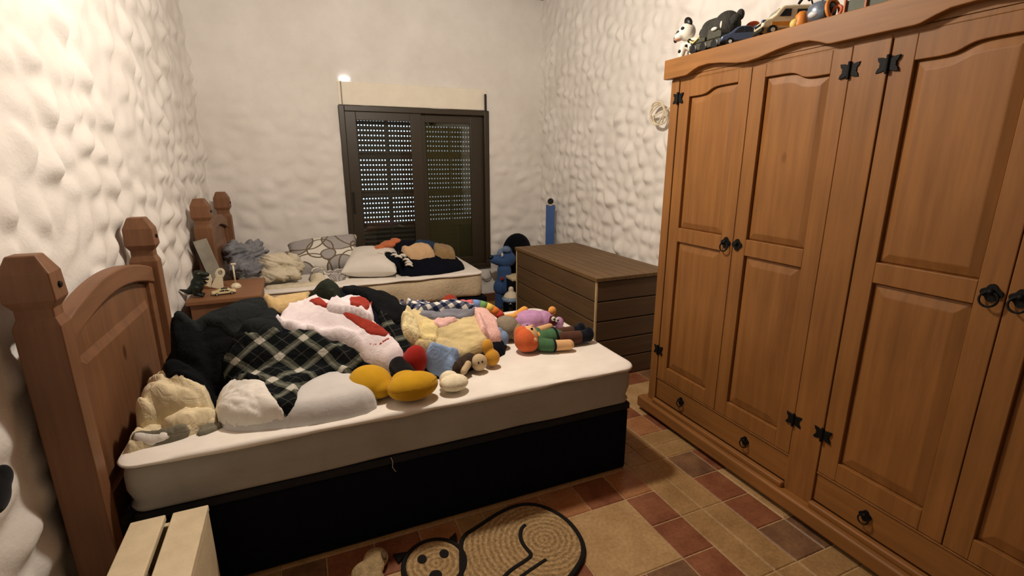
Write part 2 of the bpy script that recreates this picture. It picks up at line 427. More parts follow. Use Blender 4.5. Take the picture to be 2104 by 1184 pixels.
# roller shutter with rows of light holes
def shutter():
    mb = MB(); x0, x1 = WX0+.02, WX1-.02; y0, y1 = YB+.098, YB+.108
    sl = .0455
    for j in range(-2, 34):
        zt = min(1.8775-sl*j, WZ1-.005); zb = max(zt-sl, WZ0+.005)
        if zt-zb < .03: continue
        # each slat: curved face; holes along its upper joint
        hz0 = zt-.0125
        holes = 0 <= j <= 21 and j not in (7, 15)
        mb.loft([[(x, y0+.006, zb), (x, y0, zb+.012), (x, y0, hz0-.008), (x, y0+.004, hz0), (x, y1, hz0), (x, y1, zb)] for x in (x0, x1)])
        if holes:
            p = .0285; n = int((x1-x0)/p); xs = x0
            for q in range(n+1):
                cx = x0+(q+.5)*p; a = cx-.0065; 
                mb.box(xs, min(a, x1), y0+.004, y1, hz0, zt)
                xs = a+.0130
                if xs >= x1: break
            if xs < x1: mb.box(xs, x1, y0+.004, y1, hz0, zt)
        else: mb.box(x0, x1, y0+.004, y1, hz0, zt)
    return mb
wpart('roller_shutter', shutter(), SHM, 'dark slatted roller shutter with rows of small light holes')
for x in (.825, 1.445):
    wpart('shutter_strap', MB().box(x, x+.022, YB+.085, YB+.092, WZ0+.05, WZ1-.02), SHM)
# fine insect screen (thin mesh cloth) over the right half
scr, nt, b = newmat('insect_screen'); out = nt.nodes['Material Output']
tr = N(nt, 'ShaderNodeBsdfTransparent'); df = N(nt, 'ShaderNodeBsdfDiffuse'); df.inputs[0].default_value = lin((96, 90, 62)); mx = N(nt, 'ShaderNodeMixShader'); mx.inputs[0].default_value = .55
nt.links.new(tr.outputs[0], mx.inputs[1]); nt.links.new(df.outputs[0], mx.inputs[2]); nt.links.new(mx.outputs[0], out.inputs[0])
wpart('insect_screen', MB().box(xm+.05, WX1-.06, YB+.078, YB+.079, WZ0+.04, WZ1-.04), scr, 'fine olive insect screen behind the right pane')
# plastered shutter box over the window, with the screen rail standing past its right end
struct(build('trim_1', MB().box(WX0+.01, WX1-.02, YB-.020, YB+.05, WZ1+.004, WZ1+.20), plain('smooth_cream', (238, 231, 214), .7, .04, 8, .05), bevel=.004))
struct(build('trim_2', MB().box(WX1-.045, WX1-.028, YB-.045, YB-.02, WZ1-.005, WZ1+.155), plain('rail_black', (30, 26, 24), .4), bevel=.002))
struct(build('trim_3', MB().box(WX0+.035, WX0+.042, YB-.03, YB-.02, WZ1-.005, WZ1+.20), plain('wire_grey', (120, 112, 100), .5)))
em, nt, b = newmat('painted_glow'); b.inputs['Emission Color'].default_value = (.95, .98, 1, 1); b.inputs['Emission Strength'].default_value = 6
struct(build('glow_spot', MB().ell((WX0+.075, YB-.018, WZ1+.225), (.045, .008, .010)), em, smooth=True))  # solid glowing bead stands in for a bright daylight spot, no opening here

# ================================================================== FURNITURE
PINE = wood('honey_pine', (124, 82, 40), (154, 106, 56), 'Z')
PINEX = wood('honey_pine_rails', (126, 84, 41), (156, 108, 57), 'X', False)
BEDW = wood('bed_pine', (110, 76, 52), (136, 96, 66), 'Z')
BEDX = wood('bed_pine_rails', (112, 78, 53), (138, 98, 68), 'Y', False)
IRON = plain('black_iron', (26, 26, 26), .55, .15, 60, .4, metal=.6)

def chaikin(pts, n=2, closed=False):
    for _ in range(n):
        q = []; m = len(pts)
        for i in range(m if closed else m-1):
            a, b = pts[i], pts[(i+1) % m]
            q += [(a[0]*.75+b[0]*.25, a[1]*.75+b[1]*.25), (a[0]*.25+b[0]*.75, a[1]*.25+b[1]*.75)]
        pts = q if closed else [pts[0]]+q+[pts[-1]]
    return pts

def wardrobe():
    WX, WY = 1.862, 2.20
    T = Thing('wardrobe', 'large honey pine wardrobe with four arched panel doors and black iron fittings', 'wardrobe', (WX, WY, 0), -PI/2, local=True)
    Wd, D = 2.01, .525
    k = MB()
    k.box(0, .025, .0, D, .09, 1.915).box(Wd-.025, Wd, .0, D, .09, 1.915)              # sides
    k.box(.025, Wd-.025, D-.015, D, .09, 1.915).box(.025, Wd-.025, .0, D-.015, 1.89, 1.915)
    k.box(.025, Wd-.025, .025, D-.015, .09, .115)
    k.box(.0, .058, -.004, .024, .09, 1.905).box(.940, 1.066, -.004, .024, .09, 1.905).box(1.948, Wd, -.004, .024, .09, 1.905)
    k.box(.058, .940, .0, .024, .246, .252).box(1.066, 1.948, .0, .024, .246, .252)
    k.box(.058, 1.948, -.002, .022, 1.897, 1.915)
    body = T.part('carcass', k, PINE, bevel=.003)
    # plinth, moulding
    T.part('plinth', MB().box(-.05, Wd+.05, -.048, .02, .022, .092).box(-.05, -.0, .02, D, .022, .092).box(Wd, Wd+.05, .02, D, .022, .092), PINEX, bevel=.012, seg=3)
    T.part('base_moulding', MB().box(.058, .940, -.024, .005, .090, .118).box(1.066, 1.948, -.024, .005, .090, .118), PINEX, bevel=.008, seg=3)
    for x in (.05, Wd-.12):
        for y in (.02, D-.09): T.part('foot', MB().box(x, x+.07, y, y+.07, 0, .03), PINE)
    # cornice with scalloped apron
    def scallop(a, b, m):
        w = b-a
        return [(a, 0), (a+.02*w, .002), (a+.07*w, .016), (a+.12*w, .027), (a+.20*w, .030), (a+.30*w, .022), (a+.42*w, .006), (a+.5*w, .001)] if m == 0 else \
               [(a+.5*w, .001), (a+.58*w, .006), (a+.70*w, .022), (a+.80*w, .030), (a+.88*w, .027), (a+.93*w, .016), (a+.98*w, .002), (b, 0)]
    low = [(-.028, 0)]
    for a, b in ((.13, .875), (1.145, 1.90)): low += scallop(a, b, 0)+scallop(a, b, 1)[1:]
    low += [(Wd+.028, 0)]
    low = [(x, 1.910+z) for x, z in low]
    ap = MB().prism(low+[(Wd+.028, 2.004), (-.028, 2.004)], -.036, -.004, 'y')
    ap.box(-.028, -.001, -.004, D, 1.912, 2.004).box(Wd+.001, Wd+.028, -.004, D, 1.912, 2.004)
    T.part('cornice', ap, PINEX, bevel=.003)
    T.part('top_board', MB().box(-.001, Wd+.001, -.004, D, 1.916, 2.002), PINEX)
    # doors
    def door(x0, x1, arch_left, hinge_left, handle, ring):
        z0, z1 = .255, 1.896; ox0, ox1 = x0+.072, x1-.070
        if not arch_left: ox0, ox1 = x0+.070, x1-.072
        d = MB()
        d.box(x0, ox0, 0, .022, z0, z1).box(ox1, x1, 0, .022, z0, z1)
        d.box(ox0, ox1, 0, .022, z0, .335).box(ox0, ox1, 0, .022, 1.076, 1.150)
        w = ox1-ox0
        arc = [(0, 1.812), (.30, 1.812), (.40, 1.819), (.48, 1.832), (.56, 1.839), (.70, 1.841), (1, 1.841)]
        arc = [((ox0+t*w) if arch_left else (ox1-t*w), z) for t, z in arc]
        if not arch_left: arc = arc[::-1]
        arc = chaikin(arc, 2)
        d.prism(arc+[(ox1, z1), (ox0, z1)], 0, .022, 'y')
        dr = T.part('door', d, PINE, bevel=.0025)
        # raised panels with wide bevels
        def raised(outer, inset, ax=.016):
            cx = sum(p[0] for p in outer)/len(outer); n = len(outer)
            def shrink(p, k):
                zz = [q[1] for q in outer]; lo, hi = min(zz), max(zz)
                nx = min(max(p[0], ox0+k), ox1-k)
                nz = p[1]+k if p[1] < lo+.01 else p[1]-k
                return (nx, nz)
            r0 = [(p[0], .0195, p[1]) for p in outer]; r1 = [(*shrink(p, .006), 0) for p in outer]; r2 = [(*shrink(p, inset), 0) for p in outer]; 
            r1 = [(x, .0145, z) for x, z, _ in r1]; r2 = [(x, .0055, z) for x, z, _ in r2]; r3 = [(shrink(p, inset+.004)[0], .0050, shrink(p, inset+.004)[1]) for p in outer]
            m = MB(); m.loft([r0, r1, r2, r3]); T.part('door_panel', m, PINE, parent=dr)
        raised([(ox0, 1.150), (ox1, 1.150)]+arc[::-1], .032)
        raised([(ox0, .335), (ox1, .335), (ox1, 1.076), (ox0, 1.076)], .042)
        # iron fittings
        hx = x0-.003 if hinge_left else x1+.003
        star = []
        for i in range(24):
            a = 2*PI*i/24; r = .030+.010*math.cos(4*(a-PI/4))+.004*math.cos(8*a)
            star.append((r*1.15*math.cos(a), r*.82*math.sin(a)))
        for z in (1.812, .424):
            T.part('hinge', MB().prism([(hx+p[0], z+p[1]) for p in star], -.0075, -.0005, 'y').tube([(hx, -.009, z-.03), (hx, -.009, z+.03)], .006), IRON, parent=dr, bevel=.0015)
        ro = []
        for i in range(24):
            a = 2*PI*i/24; r = .020+.008*abs(math.cos(2*a))**1.5
            ro.append((handle+r*math.cos(a), 1.120+r*math.sin(a)))
        h = MB().prism(ro, -.006, .001, 'y')
        h.ell((handle, -.010, 1.124), .009)
        if ring:
            h.tube([(handle+.022*math.sin(2*PI*i/20), -.014-.004*math.cos(2*PI*i/20), 1.104-.022*math.cos(2*PI*i/20)-.002) for i in range(20)], .0035, 6, closed=True)
        T.part('ring_handle' if ring else 'keyhole_plate', h, IRON, parent=dr)
    door(.062, .5055, True, True, .468, True); door(.5085, .936, False, False, .535, False)
    door(1.070, 1.5055, True, True, 1.474, True); door(1.5085, 1.944, False, False, 1.541, True)
    for x0, x1, pulls in ((.060, .938, (.268, .709)), (1.068, 1.946, (1.271, 1.72))):
        dw = T.part('drawer', MB().box(x0, x1, .006, .03, .119, .244), PINEX, bevel=.002)
        for px in pulls:
            ro = [(px+(.016+.007*abs(math.cos(2*a))**1.5)*math.cos(a), .190+(.016+.007*abs(math.cos(2*a))**1.5)*math.sin(a)) for a in (2*PI*i/24 for i in range(24))]
            h = MB().prism(ro, -.001, .007, 'y').ell((px, -.004, .193), .008)
            h.tube([(px+.018*math.sin(2*PI*i/18), -.008-.003*math.cos(2*PI*i/18), .177-.018*math.cos(2*PI*i/18)) for i in range(18)], .003, 6, closed=True)
            T.part('ring_pull', h, IRON, parent=dw)
wardrobe()

def headboard(name_label, loc, rot, width, hz=1.255):
    T = Thing('headboard', name_label, 'headboard', loc, rot, local=True)
    pd = .068
    for y in (0, width-pd):
        def ring(z, x0, x1, y0, y1): return [(x0, y+y0, z), (x1, y+y0, z), (x1, y+y1, z), (x0, y+y1, z)]
        rings = [ring(0, -.108, 0, 0, pd), ring(hz-.20, -.108, 0, 0, pd), ring(hz-.175, -.098, -.010, .006, pd-.006), ring(hz-.150, -.098, -.010, .006, pd-.006),
                 ring(hz-.125, -.112, .006, -.006, pd+.006), ring(hz-.050, -.110, .002, -.004, pd+.004), ring(hz-.004, -.090, -.022, .008, pd-.008), ring(hz, -.088, -.024, .010, pd-.010)]
        p = T.part('post', MB().loft(rings), BEDW, bevel=.004)
        T.part('bolt_cap', MB().lathe([(.009, -.004), (.009, .004), (.006, .006)], 14, Matrix.Translation((.004, y+pd/2, hz-.088)) @ Matrix.Rotation(PI/2, 4, 'Y')), IRON, parent=p)
    n = 24; y0, y1 = pd, width-pd
    def top(t): return 1.030 + .075*math.sin(PI*t)**.9 if 0 < t < 1 else 1.030
    up = [(y0+(y1-y0)*i/n, top(i/n)) for i in range(n+1)]
    dn = [(y, z-.075) for y, z in up]
    T.part('arched_rail', MB().prism(up+dn[::-1], -.078, -.022, 'x'), BEDX, bevel=.008, seg=3)
    T.part('back_panel', MB().prism([(y, z-.01) for y, z in dn]+[(y1, .30), (y0, .30)], -.068, -.048, 'x'), BEDW)
    f = MB(); a, b = y0+.12, y1-.12
    f.loft([[(-.048, a-.03, .45), (-.048, b+.03, .45), (-.048, b+.03, .90), (-.048, a-.03, .90)], [(-.036, a, .48), (-.036, b, .48), (-.036, b, .87), (-.036, a, .87)]])
    T.part('raised_field', f, BEDW)
    T.part('stile', MB().box(-.074, -.030, y0, y0+.06, .30, .99), BEDX, bevel=.004)
    T.part('stile', MB().box(-.074, -.030, y1-.06, y1, .30, .99), BEDX, bevel=.004)
    T.part('lower_rail', MB().box(-.074, -.030, y0+.06, y1-.06, .30, .42), BEDX, bevel=.004)
headboard('carved pine headboard of the near bed with arched rail and tall posts', (-.642, 1.690, 0), -math.atan(.020), 1.055)
headboard('carved pine headboard of the far bed beside the window', (-.562, 3.885, 0), -math.atan(.045), .86)

# ---- beds
MATW = None
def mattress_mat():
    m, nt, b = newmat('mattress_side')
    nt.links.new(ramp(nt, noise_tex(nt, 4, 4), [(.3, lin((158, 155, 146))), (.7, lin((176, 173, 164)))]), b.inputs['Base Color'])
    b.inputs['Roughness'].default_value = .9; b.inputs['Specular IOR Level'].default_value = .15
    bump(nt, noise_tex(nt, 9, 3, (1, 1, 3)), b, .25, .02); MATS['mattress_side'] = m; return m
def quilt_mat():
    m, nt, b = newmat('mattress_top')
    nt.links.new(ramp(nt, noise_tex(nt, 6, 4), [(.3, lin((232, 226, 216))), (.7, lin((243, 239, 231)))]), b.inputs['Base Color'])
    b.inputs['Roughness'].default_value = .92; b.inputs['Specular IOR Level'].default_value = .12
    v = N(nt, 'ShaderNodeTexVoronoi', feature='SMOOTH_F1'); v.inputs['Scale'].default_value = 15
    tc = N(nt, 'ShaderNodeTexCoord'); nt.links.new(tc.outputs['Object'], v.inputs['Vector'])
    bump(nt, v.outputs['Distance'], b, .30, .012); MATS['mattress_top'] = m; return m
MS, MT = mattress_mat(), quilt_mat()
def rr(x0, x1, y0, y1, r, n=6):
    pts = []
    for cx, cy, a0 in ((x1-r, y1-r, 0), (x0+r, y1-r, 90), (x0+r, y0+r, 180), (x1-r, y0+r, 270)):
        for i in range(n+1):
            a = math.radians(a0+90*i/n); pts.append((cx+r*math.cos(a), cy+r*math.sin(a)))
    return pts
def dens(pts, s=.03):
    q = []
    for i in range(len(pts)):
        a, b = Vector(pts[i]), Vector(pts[(i+1) % len(pts)]); n = max(1, int((b-a).length/s))
        q += [tuple(a.lerp(b, k/n)) for k in range(n)]
    return q
def ring_in(ring, cx, cy, k, z, hx, hy):
    return [(cx+(x-cx)*(1-k/hx), cy+(y-cy)*(1-k/hy), z) for x, y in ring]
def slab(x0, x1, y0, y1, prof, r=.06, wob=0, seed=1):
    """stacked rounded-rectangle rings: prof = (inset, z)"""
    base = dens(rr(x0, x1, y0, y1, r)); cx, cy = (x0+x1)/2, (y0+y1)/2; rings = []
    for k, z in prof:
        rg = ring_in(base, cx, cy, k, z, (x1-x0)/2, (y1-y0)/2)
        if wob:
            a = np.array(rg); n = vnoise(a[:, 0]*5+seed, a[:, 1]*5+z*9, seed)-.5
            a[:, 0] += n*wob*np.sign(a[:, 0]-cx)*.6; a[:, 1] += n*wob*np.sign(a[:, 1]-cy); a[:, 2] += (vnoise(a[:, 0]*4, a[:, 1]*4, seed+3)-.5)*wob*.7
            rg = [tuple(p) for p in a]
        rings.append(rg)
    return MB().loft(rings)
def topgrid(x0, x1, y0, y1, z, seed, amp=.006, r=.07, step=.03):
    base = dens(rr(x0, x1, y0, y1, r)); cx, cy = (x0+x1)/2, (y0+y1)/2
    rings = []
    for k, dz in ((.012, -.020), (-.010, -.017), (-.013, -.008), (-.008, -.002), (.006, .0)): rings.append(ring_in(base, cx, cy, k, z+dz, (x1-x0)/2, (y1-y0)/2))
    hy = (y1-y0)/2
    for i in range(1, 14):
        t = i/14; rings.append([(cx+(x-cx)*(1-t)*1, cy+(y-cy)*(1-t), z) for x, y, _ in rings[4]])
    out = []
    for i, rg in enumerate(rings):
        a = np.array(rg)
        if i >= 3: a[:, 2] += amp*(fbm(a[:, 0]*6, a[:, 1]*6, seed)-.5)*2
        else: a[:, 2] += .012*(vnoise(a[:, 0]*7, a[:, 1]*7, seed+2)-.5)
        out.append([tuple(p) for p in a])
    return MB().loft(out)
NAVY = plain('navy_felt', (13, 16, 25), .9, .12, 30, .15, .002, spec=.12)
def bed1():
    x0, x1, y0, y1 = -.605, 1.388, 1.762, 2.785
    T = Thing('divan_base', 'dark navy fabric divan base under the near mattress', 'bed base', ((x0+x1)/2, (y0+y1)/2, 0))
    T.part('body', MB().box(x0, x1-.005, y0+.008, y1, .0, .325), NAVY, bevel=.012)
    T.part('top_band', MB().box(x0, x1, y0+.004, y1, .326, .362), plain('charcoal_band', (44, 45, 48), .9, .12, 30, .15, .002, spec=.12), label='charcoal border strip', bevel=.008)
    M = Thing('mattress', 'white mattress of the near bed with a quilted top', 'mattress', ((x0+x1)/2, (y0+y1)/2, .364))
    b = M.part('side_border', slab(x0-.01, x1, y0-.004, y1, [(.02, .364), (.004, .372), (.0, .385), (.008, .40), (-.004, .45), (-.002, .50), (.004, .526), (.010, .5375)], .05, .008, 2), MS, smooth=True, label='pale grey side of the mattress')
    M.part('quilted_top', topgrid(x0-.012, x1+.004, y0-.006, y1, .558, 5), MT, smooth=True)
    th = build('loose_thread', MB().tube([(.235, y0-.006, .366), (.24, y0-.012, .35), (.238, y0-.012, .325), (.245, y0-.013, .31), (.25, y0-.012, .302)], .0012, 5), plain('thread', (200, 196, 186)), off=(.24, y0-.01, .33))
    tag(th, 'loose white thread hanging from the near mattress hem', 'thread')
def bed2():
    x0, x1, y0, y1 = -.505, 1.412, 3.93, 4.83
    T = Thing('divan_base', 'dark divan base under the far mattress by the window', 'bed base', ((x0+x1)/2, (y0+y1)/2, 0))
    T.part('body', MB().box(x0, x1+.04, y0, y1, .0, .34), NAVY, bevel=.012)
    M = Thing('mattress', 'sagging cream mattress of the far bed below the window', 'mattress', ((x0+x1)/2, (y0+y1)/2, .342))
    side = cloth('cream_side', (205, 188, 158), .10, 7)
    M.part('side_border', slab(x0, x1, y0, y1, [(.03, .342), (.006, .352), (.0, .38), (-.006, .44), (-.004, .50), (.004, .53), (.010, .5395)], .07, .030, 7), side, smooth=True)
    M.part('quilted_top', topgrid(x0, x1, y0, y1, .560, 8), MT, smooth=True)
bed1(); bed2()

# ---- nightstand between the beds
def nightstand():
    T = Thing('nightstand', 'small pine nightstand between the two beds', 'nightstand', (-.50, 3.63, 0))
    T.part('top', MB().box(-.685, -.275, 3.365, 3.895, .652, .682), wood('stand_pine', (124, 86, 56), (150, 106, 72), 'X', False), bevel=.006)
    k = MB().box(-.665, -.295, 3.385, 3.40, .05, .651).box(-.665, -.295, 3.86, 3.875, .05, .651).box(-.665, -.65, 3.40, 3.86, .05, .651)
    k.box(-.65, -.30, 3.40, 3.86, .05, .07).box(-.65, -.30, 3.40, 3.86, .42, .435)
    T.part('carcass', k, BEDW, bevel=.003)
    d = T.part('drawer', MB().box(-.313, -.29, 3.402, 3.858, .45, .64), BEDX, bevel=.004)
    T.part('knob', MB().ell((-.278, 3.63, .545), .014), IRON, parent=d)
    T.part('door', MB().box(-.313, -.29, 3.402, 3.858, .075, .415), BEDX, bevel=.004)
    for x in (-.66, -.34):
        for y in (3.39, 3.83): T.part('foot', MB().box(x, x+.04, y, y+.04, 0, .052), BEDW)
nightstand()

# ---- plank chest
def chest():
    W1 = wood('dark_plank', (84, 64, 42), (106, 84, 56), 'Y', False, .6); W2 = wood('dark_plank_end', (80, 60, 40), (100, 78, 52), 'X', False, .6)
    LID = wood('lid_plank', (100, 76, 46), (122, 94, 58), 'Y', False, .55)
    x0, x1, y0, y1, z1 = 1.775, 2.395, 2.695, 4.03, .742
    T = Thing('chest', 'dark brown plank storage chest behind the wardrobe end', 'chest', ((x0+x1)/2, (y0+y1)/2, 0))
    a = MB(); a2 = MB(); b2 = MB(); b3 = MB(); n = 5; ph = (z1-.028)/n
    for i in range(n):
        za, zb = i*ph+.003, (i+1)*ph-.003
        def board(d0, d1, fn, mb):
            mb.loft([[fn(d0, t, z) for t, z in ((0, za), (.014, za), (.014, zb), (0, zb))], [fn(d1, t, z) for t, z in ((0, za), (.014, za), (.014, zb), (0, zb))]])
        board(y0+.016, y1-.016, lambda d, t, z: (x0+t, d, z), a); board(y0+.016, y1-.016, lambda d, t, z: (x1-t, d, z), a2)
        board(x0+.016, x1-.016, lambda d, t, z: (d, y0+t, z), b2); board(x0+.016, x1-.016, lambda d, t, z: (d, y1-t, z), b3)
    T.part('long_side', a, W1, bevel=.006); T.part('long_side', a2, W1, bevel=.006); T.part('end_side', b2, W2, bevel=.006); T.part('end_side', b3, W2, bevel=.006)
    T.part('liner', MB().box(x0+.013, x1-.013, y0+.013, y1-.013, .004, z1-.03), plain('groove_dark', (40, 30, 20), .8))
    tr = plain('pale_corner', (196, 172, 132), .6)
    for x, y in ((x0-.001, y0-.001), (x0-.001, y1-.014), (x1-.014, y0-.001), (x1-.014, y1-.014)):
        T.part('corner_bead', MB().box(x, x+.015, y, y+.015, .002, z1-.029), tr, label='thin pale corner bead', bevel=.003)
    l = MB(); n = 8; w = (x1-x0+.02)/n
    for i in range(n):
        xa = x0-.01+i*w; l.box(xa+.0025, xa+w-.0025, y0-.012, y1+.012, z1-.026, z1)
    l.box(x0-.006, x1+.006, y0-.006, y1+.006, z1-.027, z1-.006)
    T.part('lid', l, LID, bevel=.0025)
chest()

# ---- white slatted stool in the near corner
def stool():
    WP = plain('old_white_paint', (222, 206, 172), .6, .10, 14, .2)
    x0, x1, y0, y1, z = -.585, -.372, 1.05, 1.672, .402
    T = Thing('slatted_stool', 'white painted slatted stool by the near bedpost', 'stool', ((x0+x1)/2, (y0+y1)/2, 0))
    for a, b in ((x0, x0+.094), (x0+.113, x1)):
        T.part('slat', MB().box(a, b, y0, y1, z-.022, z), WP, bevel=.004)
    T.part('side_board', MB().box(x1-.018, x1-.002, y0+.01, y1-.004, .03, z-.023), WP, bevel=.003)
    T.part('side_board', MB().box(x0+.002, x0+.018, y0+.01, y1-.004, .03, z-.023), WP, bevel=.003)
    T.part('end_board', MB().box(x0+.02, x1-.02, y1-.03, y1-.012, .16, z-.023), WP, bevel=.003)
    T.part('end_board', MB().box(x0+.02, x1-.02, y0+.02, y0+.038, .03, z-.023), WP, bevel=.003)
    T.part('cross_rail', MB().box(x0+.02, x1-.02, 1.40, 1.425, .28, .31), WP, bevel=.003)
    for x in (x0+.002, x1-.04):
        for y in (y0+.04, y1-.07): T.part('leg', MB().box(x+.017, x+.035, y, y+.035, 0, z-.03) if x < -.5 else MB().box(x, x+.02, y, y+.035, 0, z-.03), WP)
stool()

# ================================================================== CLOTHES AND BEDDING
class Field:
    """height map of what already lies on a bed, so each new thing settles on the pile"""
    def __init__(s, x0, x1, y0, y1, z, st=.008):
        s.x0, s.y0, s.st, s.z = x0, y0, st, z
        s.nx, s.ny = int((x1-x0)/st)+1, int((y1-y0)/st)+1
        s.h = np.full((s.ny, s.nx), float(z)); s.x1, s.y1 = x0+(s.nx-1)*st, y0+(s.ny-1)*st
        s.X, s.Y = np.meshgrid(x0+np.arange(s.nx)*st, y0+np.arange(s.ny)*st)
    def sample(s, x, y, h=None):
        h = s.h if h is None else h
        u = np.clip((np.asarray(x, float)-s.x0)/s.st, 0, s.nx-1.001); v = np.clip((np.asarray(y, float)-s.y0)/s.st, 0, s.ny-1.001)
        i = u.astype(int); j = v.astype(int); a = u-i; b = v-j
        return (h[j, i]*(1-a)+h[j, i+1]*a)*(1-b)+(h[j+1, i]*(1-a)+h[j+1, i+1]*a)*b
    def soft(s, n):
        h = s.h.copy()
        for _ in range(n):
            p = np.pad(h, 1, mode='edge'); h = (p[:-2, 1:-1]+p[2:, 1:-1]+p[1:-1, :-2]+p[1:-1, 2:]+4*h)/8
        return np.maximum(h, s.h-.004)
    def march(s, px, py):
        """where the line of sight through this spot of the photo meets the pile (or grazes it)"""
        d = ray(px, py); o = Vector((0, 0, CAMZ)); t = np.linspace(1.2, 6.5, 2600)
        x, y, z = d.x*t, d.y*t, CAMZ+d.z*t
        ok = (x > s.x0) & (x < s.x1) & (y > s.y0) & (y < s.y1)
        if not ok.any():
            p = at(px, py, 'z', s.z); return p.x, p.y
        g = np.where(ok, z-s.sample(x, y), 9.)
        k = np.argmax(g <= 0) if (g <= 0).any() else int(np.argmin(g))
        return float(x[k]), float(y[k])
B1 = Field(-.70, 1.42, 1.70, 2.84, .560)
B2 = Field(-.56, 1.46, 3.86, 4.90, .562)
B1.xmin, B2.xmin = -.612, -.512

def inside(px, py, poly):
    r = np.zeros(px.shape, bool); n = len(poly)
    for i in range(n):
        (x0, y0), (x1, y1) = poly[i], poly[(i+1) % n]
        if y0 == y1: continue
        c = ((y0 > py) != (y1 > py)) & (px < (x1-x0)*(py-y0)/(y1-y0)+x0); r ^= c
    return r
def edge_dist(px, py, poly):
    d = np.full(px.shape, 9.); n = len(poly)
    for i in range(n):
        a = np.array(poly[i]); b = np.array(poly[(i+1) % n]); ab = b-a; L = ab@ab+1e-12
        t = np.clip(((px-a[0])*ab[0]+(py-a[1])*ab[1])/L, 0, 1)
        d = np.minimum(d, np.hypot(px-a[0]-t*ab[0], py-a[1]-t*ab[1]))
    return d
def drape(name, F, poly, mat, label=None, cat=None, group=None, parent=None, world_poly=False, thick=.014, edge=.022, dome=0, dpow=.7,
          fold=.014, ang=0., fu=14, fv=5, seed=1, step=.010, uvang=0., uvs=1., hfun=None, soft=2, round_=1, lift=0, paint=None):
    """a piece of cloth (or cushion) settled on the height map inside an outline"""
    lo = F.xmin
    P = list(poly) if world_poly else [F.march(*p) for p in poly]
    P = [(max(p[0], lo), p[1]) for p in P]
    if round_: P = chaikin(P, round_, True)
    P = [p for i, p in enumerate(P) if math.dist(p, P[i-1]) > .001]
    P = dens(P, step)
    if sum(P[i-1][0]*p[1]-p[0]*P[i-1][1] for i, p in enumerate(P)) < 0: P = P[::-1]
    xs = [p[0] for p in P]; ys = [p[1] for p in P]; x0, x1, y0, y1 = min(xs), max(xs), min(ys), max(ys)
    gx, gy = np.meshgrid(np.arange(x0, x1, step), np.arange(y0, y1, step*.87)); gx = gx+(np.arange(gx.shape[0]) % 2)[:, None]*step/2
    gx, gy = gx.ravel(), gy.ravel(); m = inside(gx, gy, P); gx, gy = gx[m], gy[m]
    m = edge_dist(gx, gy, P) > step*.45; gx, gy = gx[m], gy[m]
    pts = [Vector(p) for p in P]+[Vector(p) for p in zip(gx.tolist(), gy.tolist())]
    n = len(P)
    vo, _, fo, *_ = delaunay_2d_cdt(pts, [], [list(range(n))], 1, 1e-6)
    px = np.array([v.x for v in vo]); py = np.array([v.y for v in vo])
    base = F.soft(soft); dm = max(1e-3, edge_dist(np.array([(x0+x1)/2]), np.array([(y0+y1)/2]), P)[0]) if dome else 1
    if dome:
        dd = edge_dist(gx, gy, P); dm = float(dd.max()) if len(dd) else .05
    def top(x, y, d):
        pr = np.sqrt(np.clip(1-(1-np.clip(d/edge, 0, 1))**2, 0, 1))
        h = thick*pr + fold*pr*crumple(x, y, ang, fu, fv, seed)
        if dome: 
            q = np.clip(d/dm, 0, 1); h = h+dome*np.sqrt(np.clip(1-(1-q)**2, 0, 1))**(dpow*2)
        if hfun is not None: h = h+hfun(x, y)*pr
        return F.sample(x, y, base)+h+lift*pr
    d = edge_dist(px, py, P); zt = top(px, py, d); zb = np.minimum(F.sample(px, py)-.003, zt-.002)
    zb = np.maximum(zb, F.z-.004)
    k = len(px)
    co = [(a, b, c) for a, b, c in zip(px.tolist(), py.tolist(), zt.tolist())]+[(a, b, c) for a, b, c in zip(px.tolist(), py.tolist(), zb.tolist())]
    tri = [tuple(f) for f in fo]
    cnt = {}
    for f in tri:
        for i in range(len(f)):
            e = (f[i], f[(i+1) % len(f)]); cnt[e] = cnt.get(e, 0)+1
    bd = [e for e in cnt if (e[1], e[0]) not in cnt]
    faces = tri+[tuple(i+k for i in f[::-1]) for f in tri]+[(b, a, a+k, b+k) for a, b in bd]
    cx, cy, cz = float(px.mean()), float(py.mean()), float(zb.min())
    if parent is not None: cx, cy, cz = parent['ox'], parent['oy'], parent['oz']
    me = bpy.data.meshes.new(name); me.from_pydata([(a-cx, b-cy, c-cz) for a, b, c in co], [], faces)
    for mm in (mat if isinstance(mat, (list, tuple)) else [mat]): me.materials.append(mm)
    me.polygons.foreach_set('use_smooth', [True]*len(me.polygons))
    ca, sa = math.cos(uvang), math.sin(uvang); uv = me.uv_layers.new(name='UVMap')
    ya = py+.85*(zt-F.z); wob = .012*(vnoise(px*14, ya*14, seed)-.5)
    U = (px*ca+ya*sa)*uvs+wob; V = (-px*sa+ya*ca)*uvs+wob
    U = np.concatenate([U, U]); V = np.concatenate([V, V])
    li = np.zeros(len(me.loops), int); me.loops.foreach_get('vertex_index', li)
    uv.data.foreach_set('uv', np.stack([U[li], V[li]], -1).ravel())
    if paint is not None:
        cen = np.array([(co[f[0]][0]+co[f[1]][0]+co[f[2]][0], co[f[0]][1]+co[f[1]][1]+co[f[2]][1]) for f in faces])/3
        me.polygons.foreach_set('material_index', paint(cen[:, 0], cen[:, 1]).astype(int).tolist())
    me.update()
    o = bpy.data.objects.new(name, me); C.objects.link(o)
    if parent is not None: o.parent = parent
    else:
        o.location = (cx, cy, cz); o['ox'], o['oy'], o['oz'] = cx, cy, cz
    if cat: tag(o, label, cat, group)
    elif label: o['label'] = label
    M = inside(F.X, F.Y, P); xi, yi = F.X[M], F.Y[M]
    F.h[M] = np.maximum(F.h[M], top(xi, yi, edge_dist(xi, yi, P)))
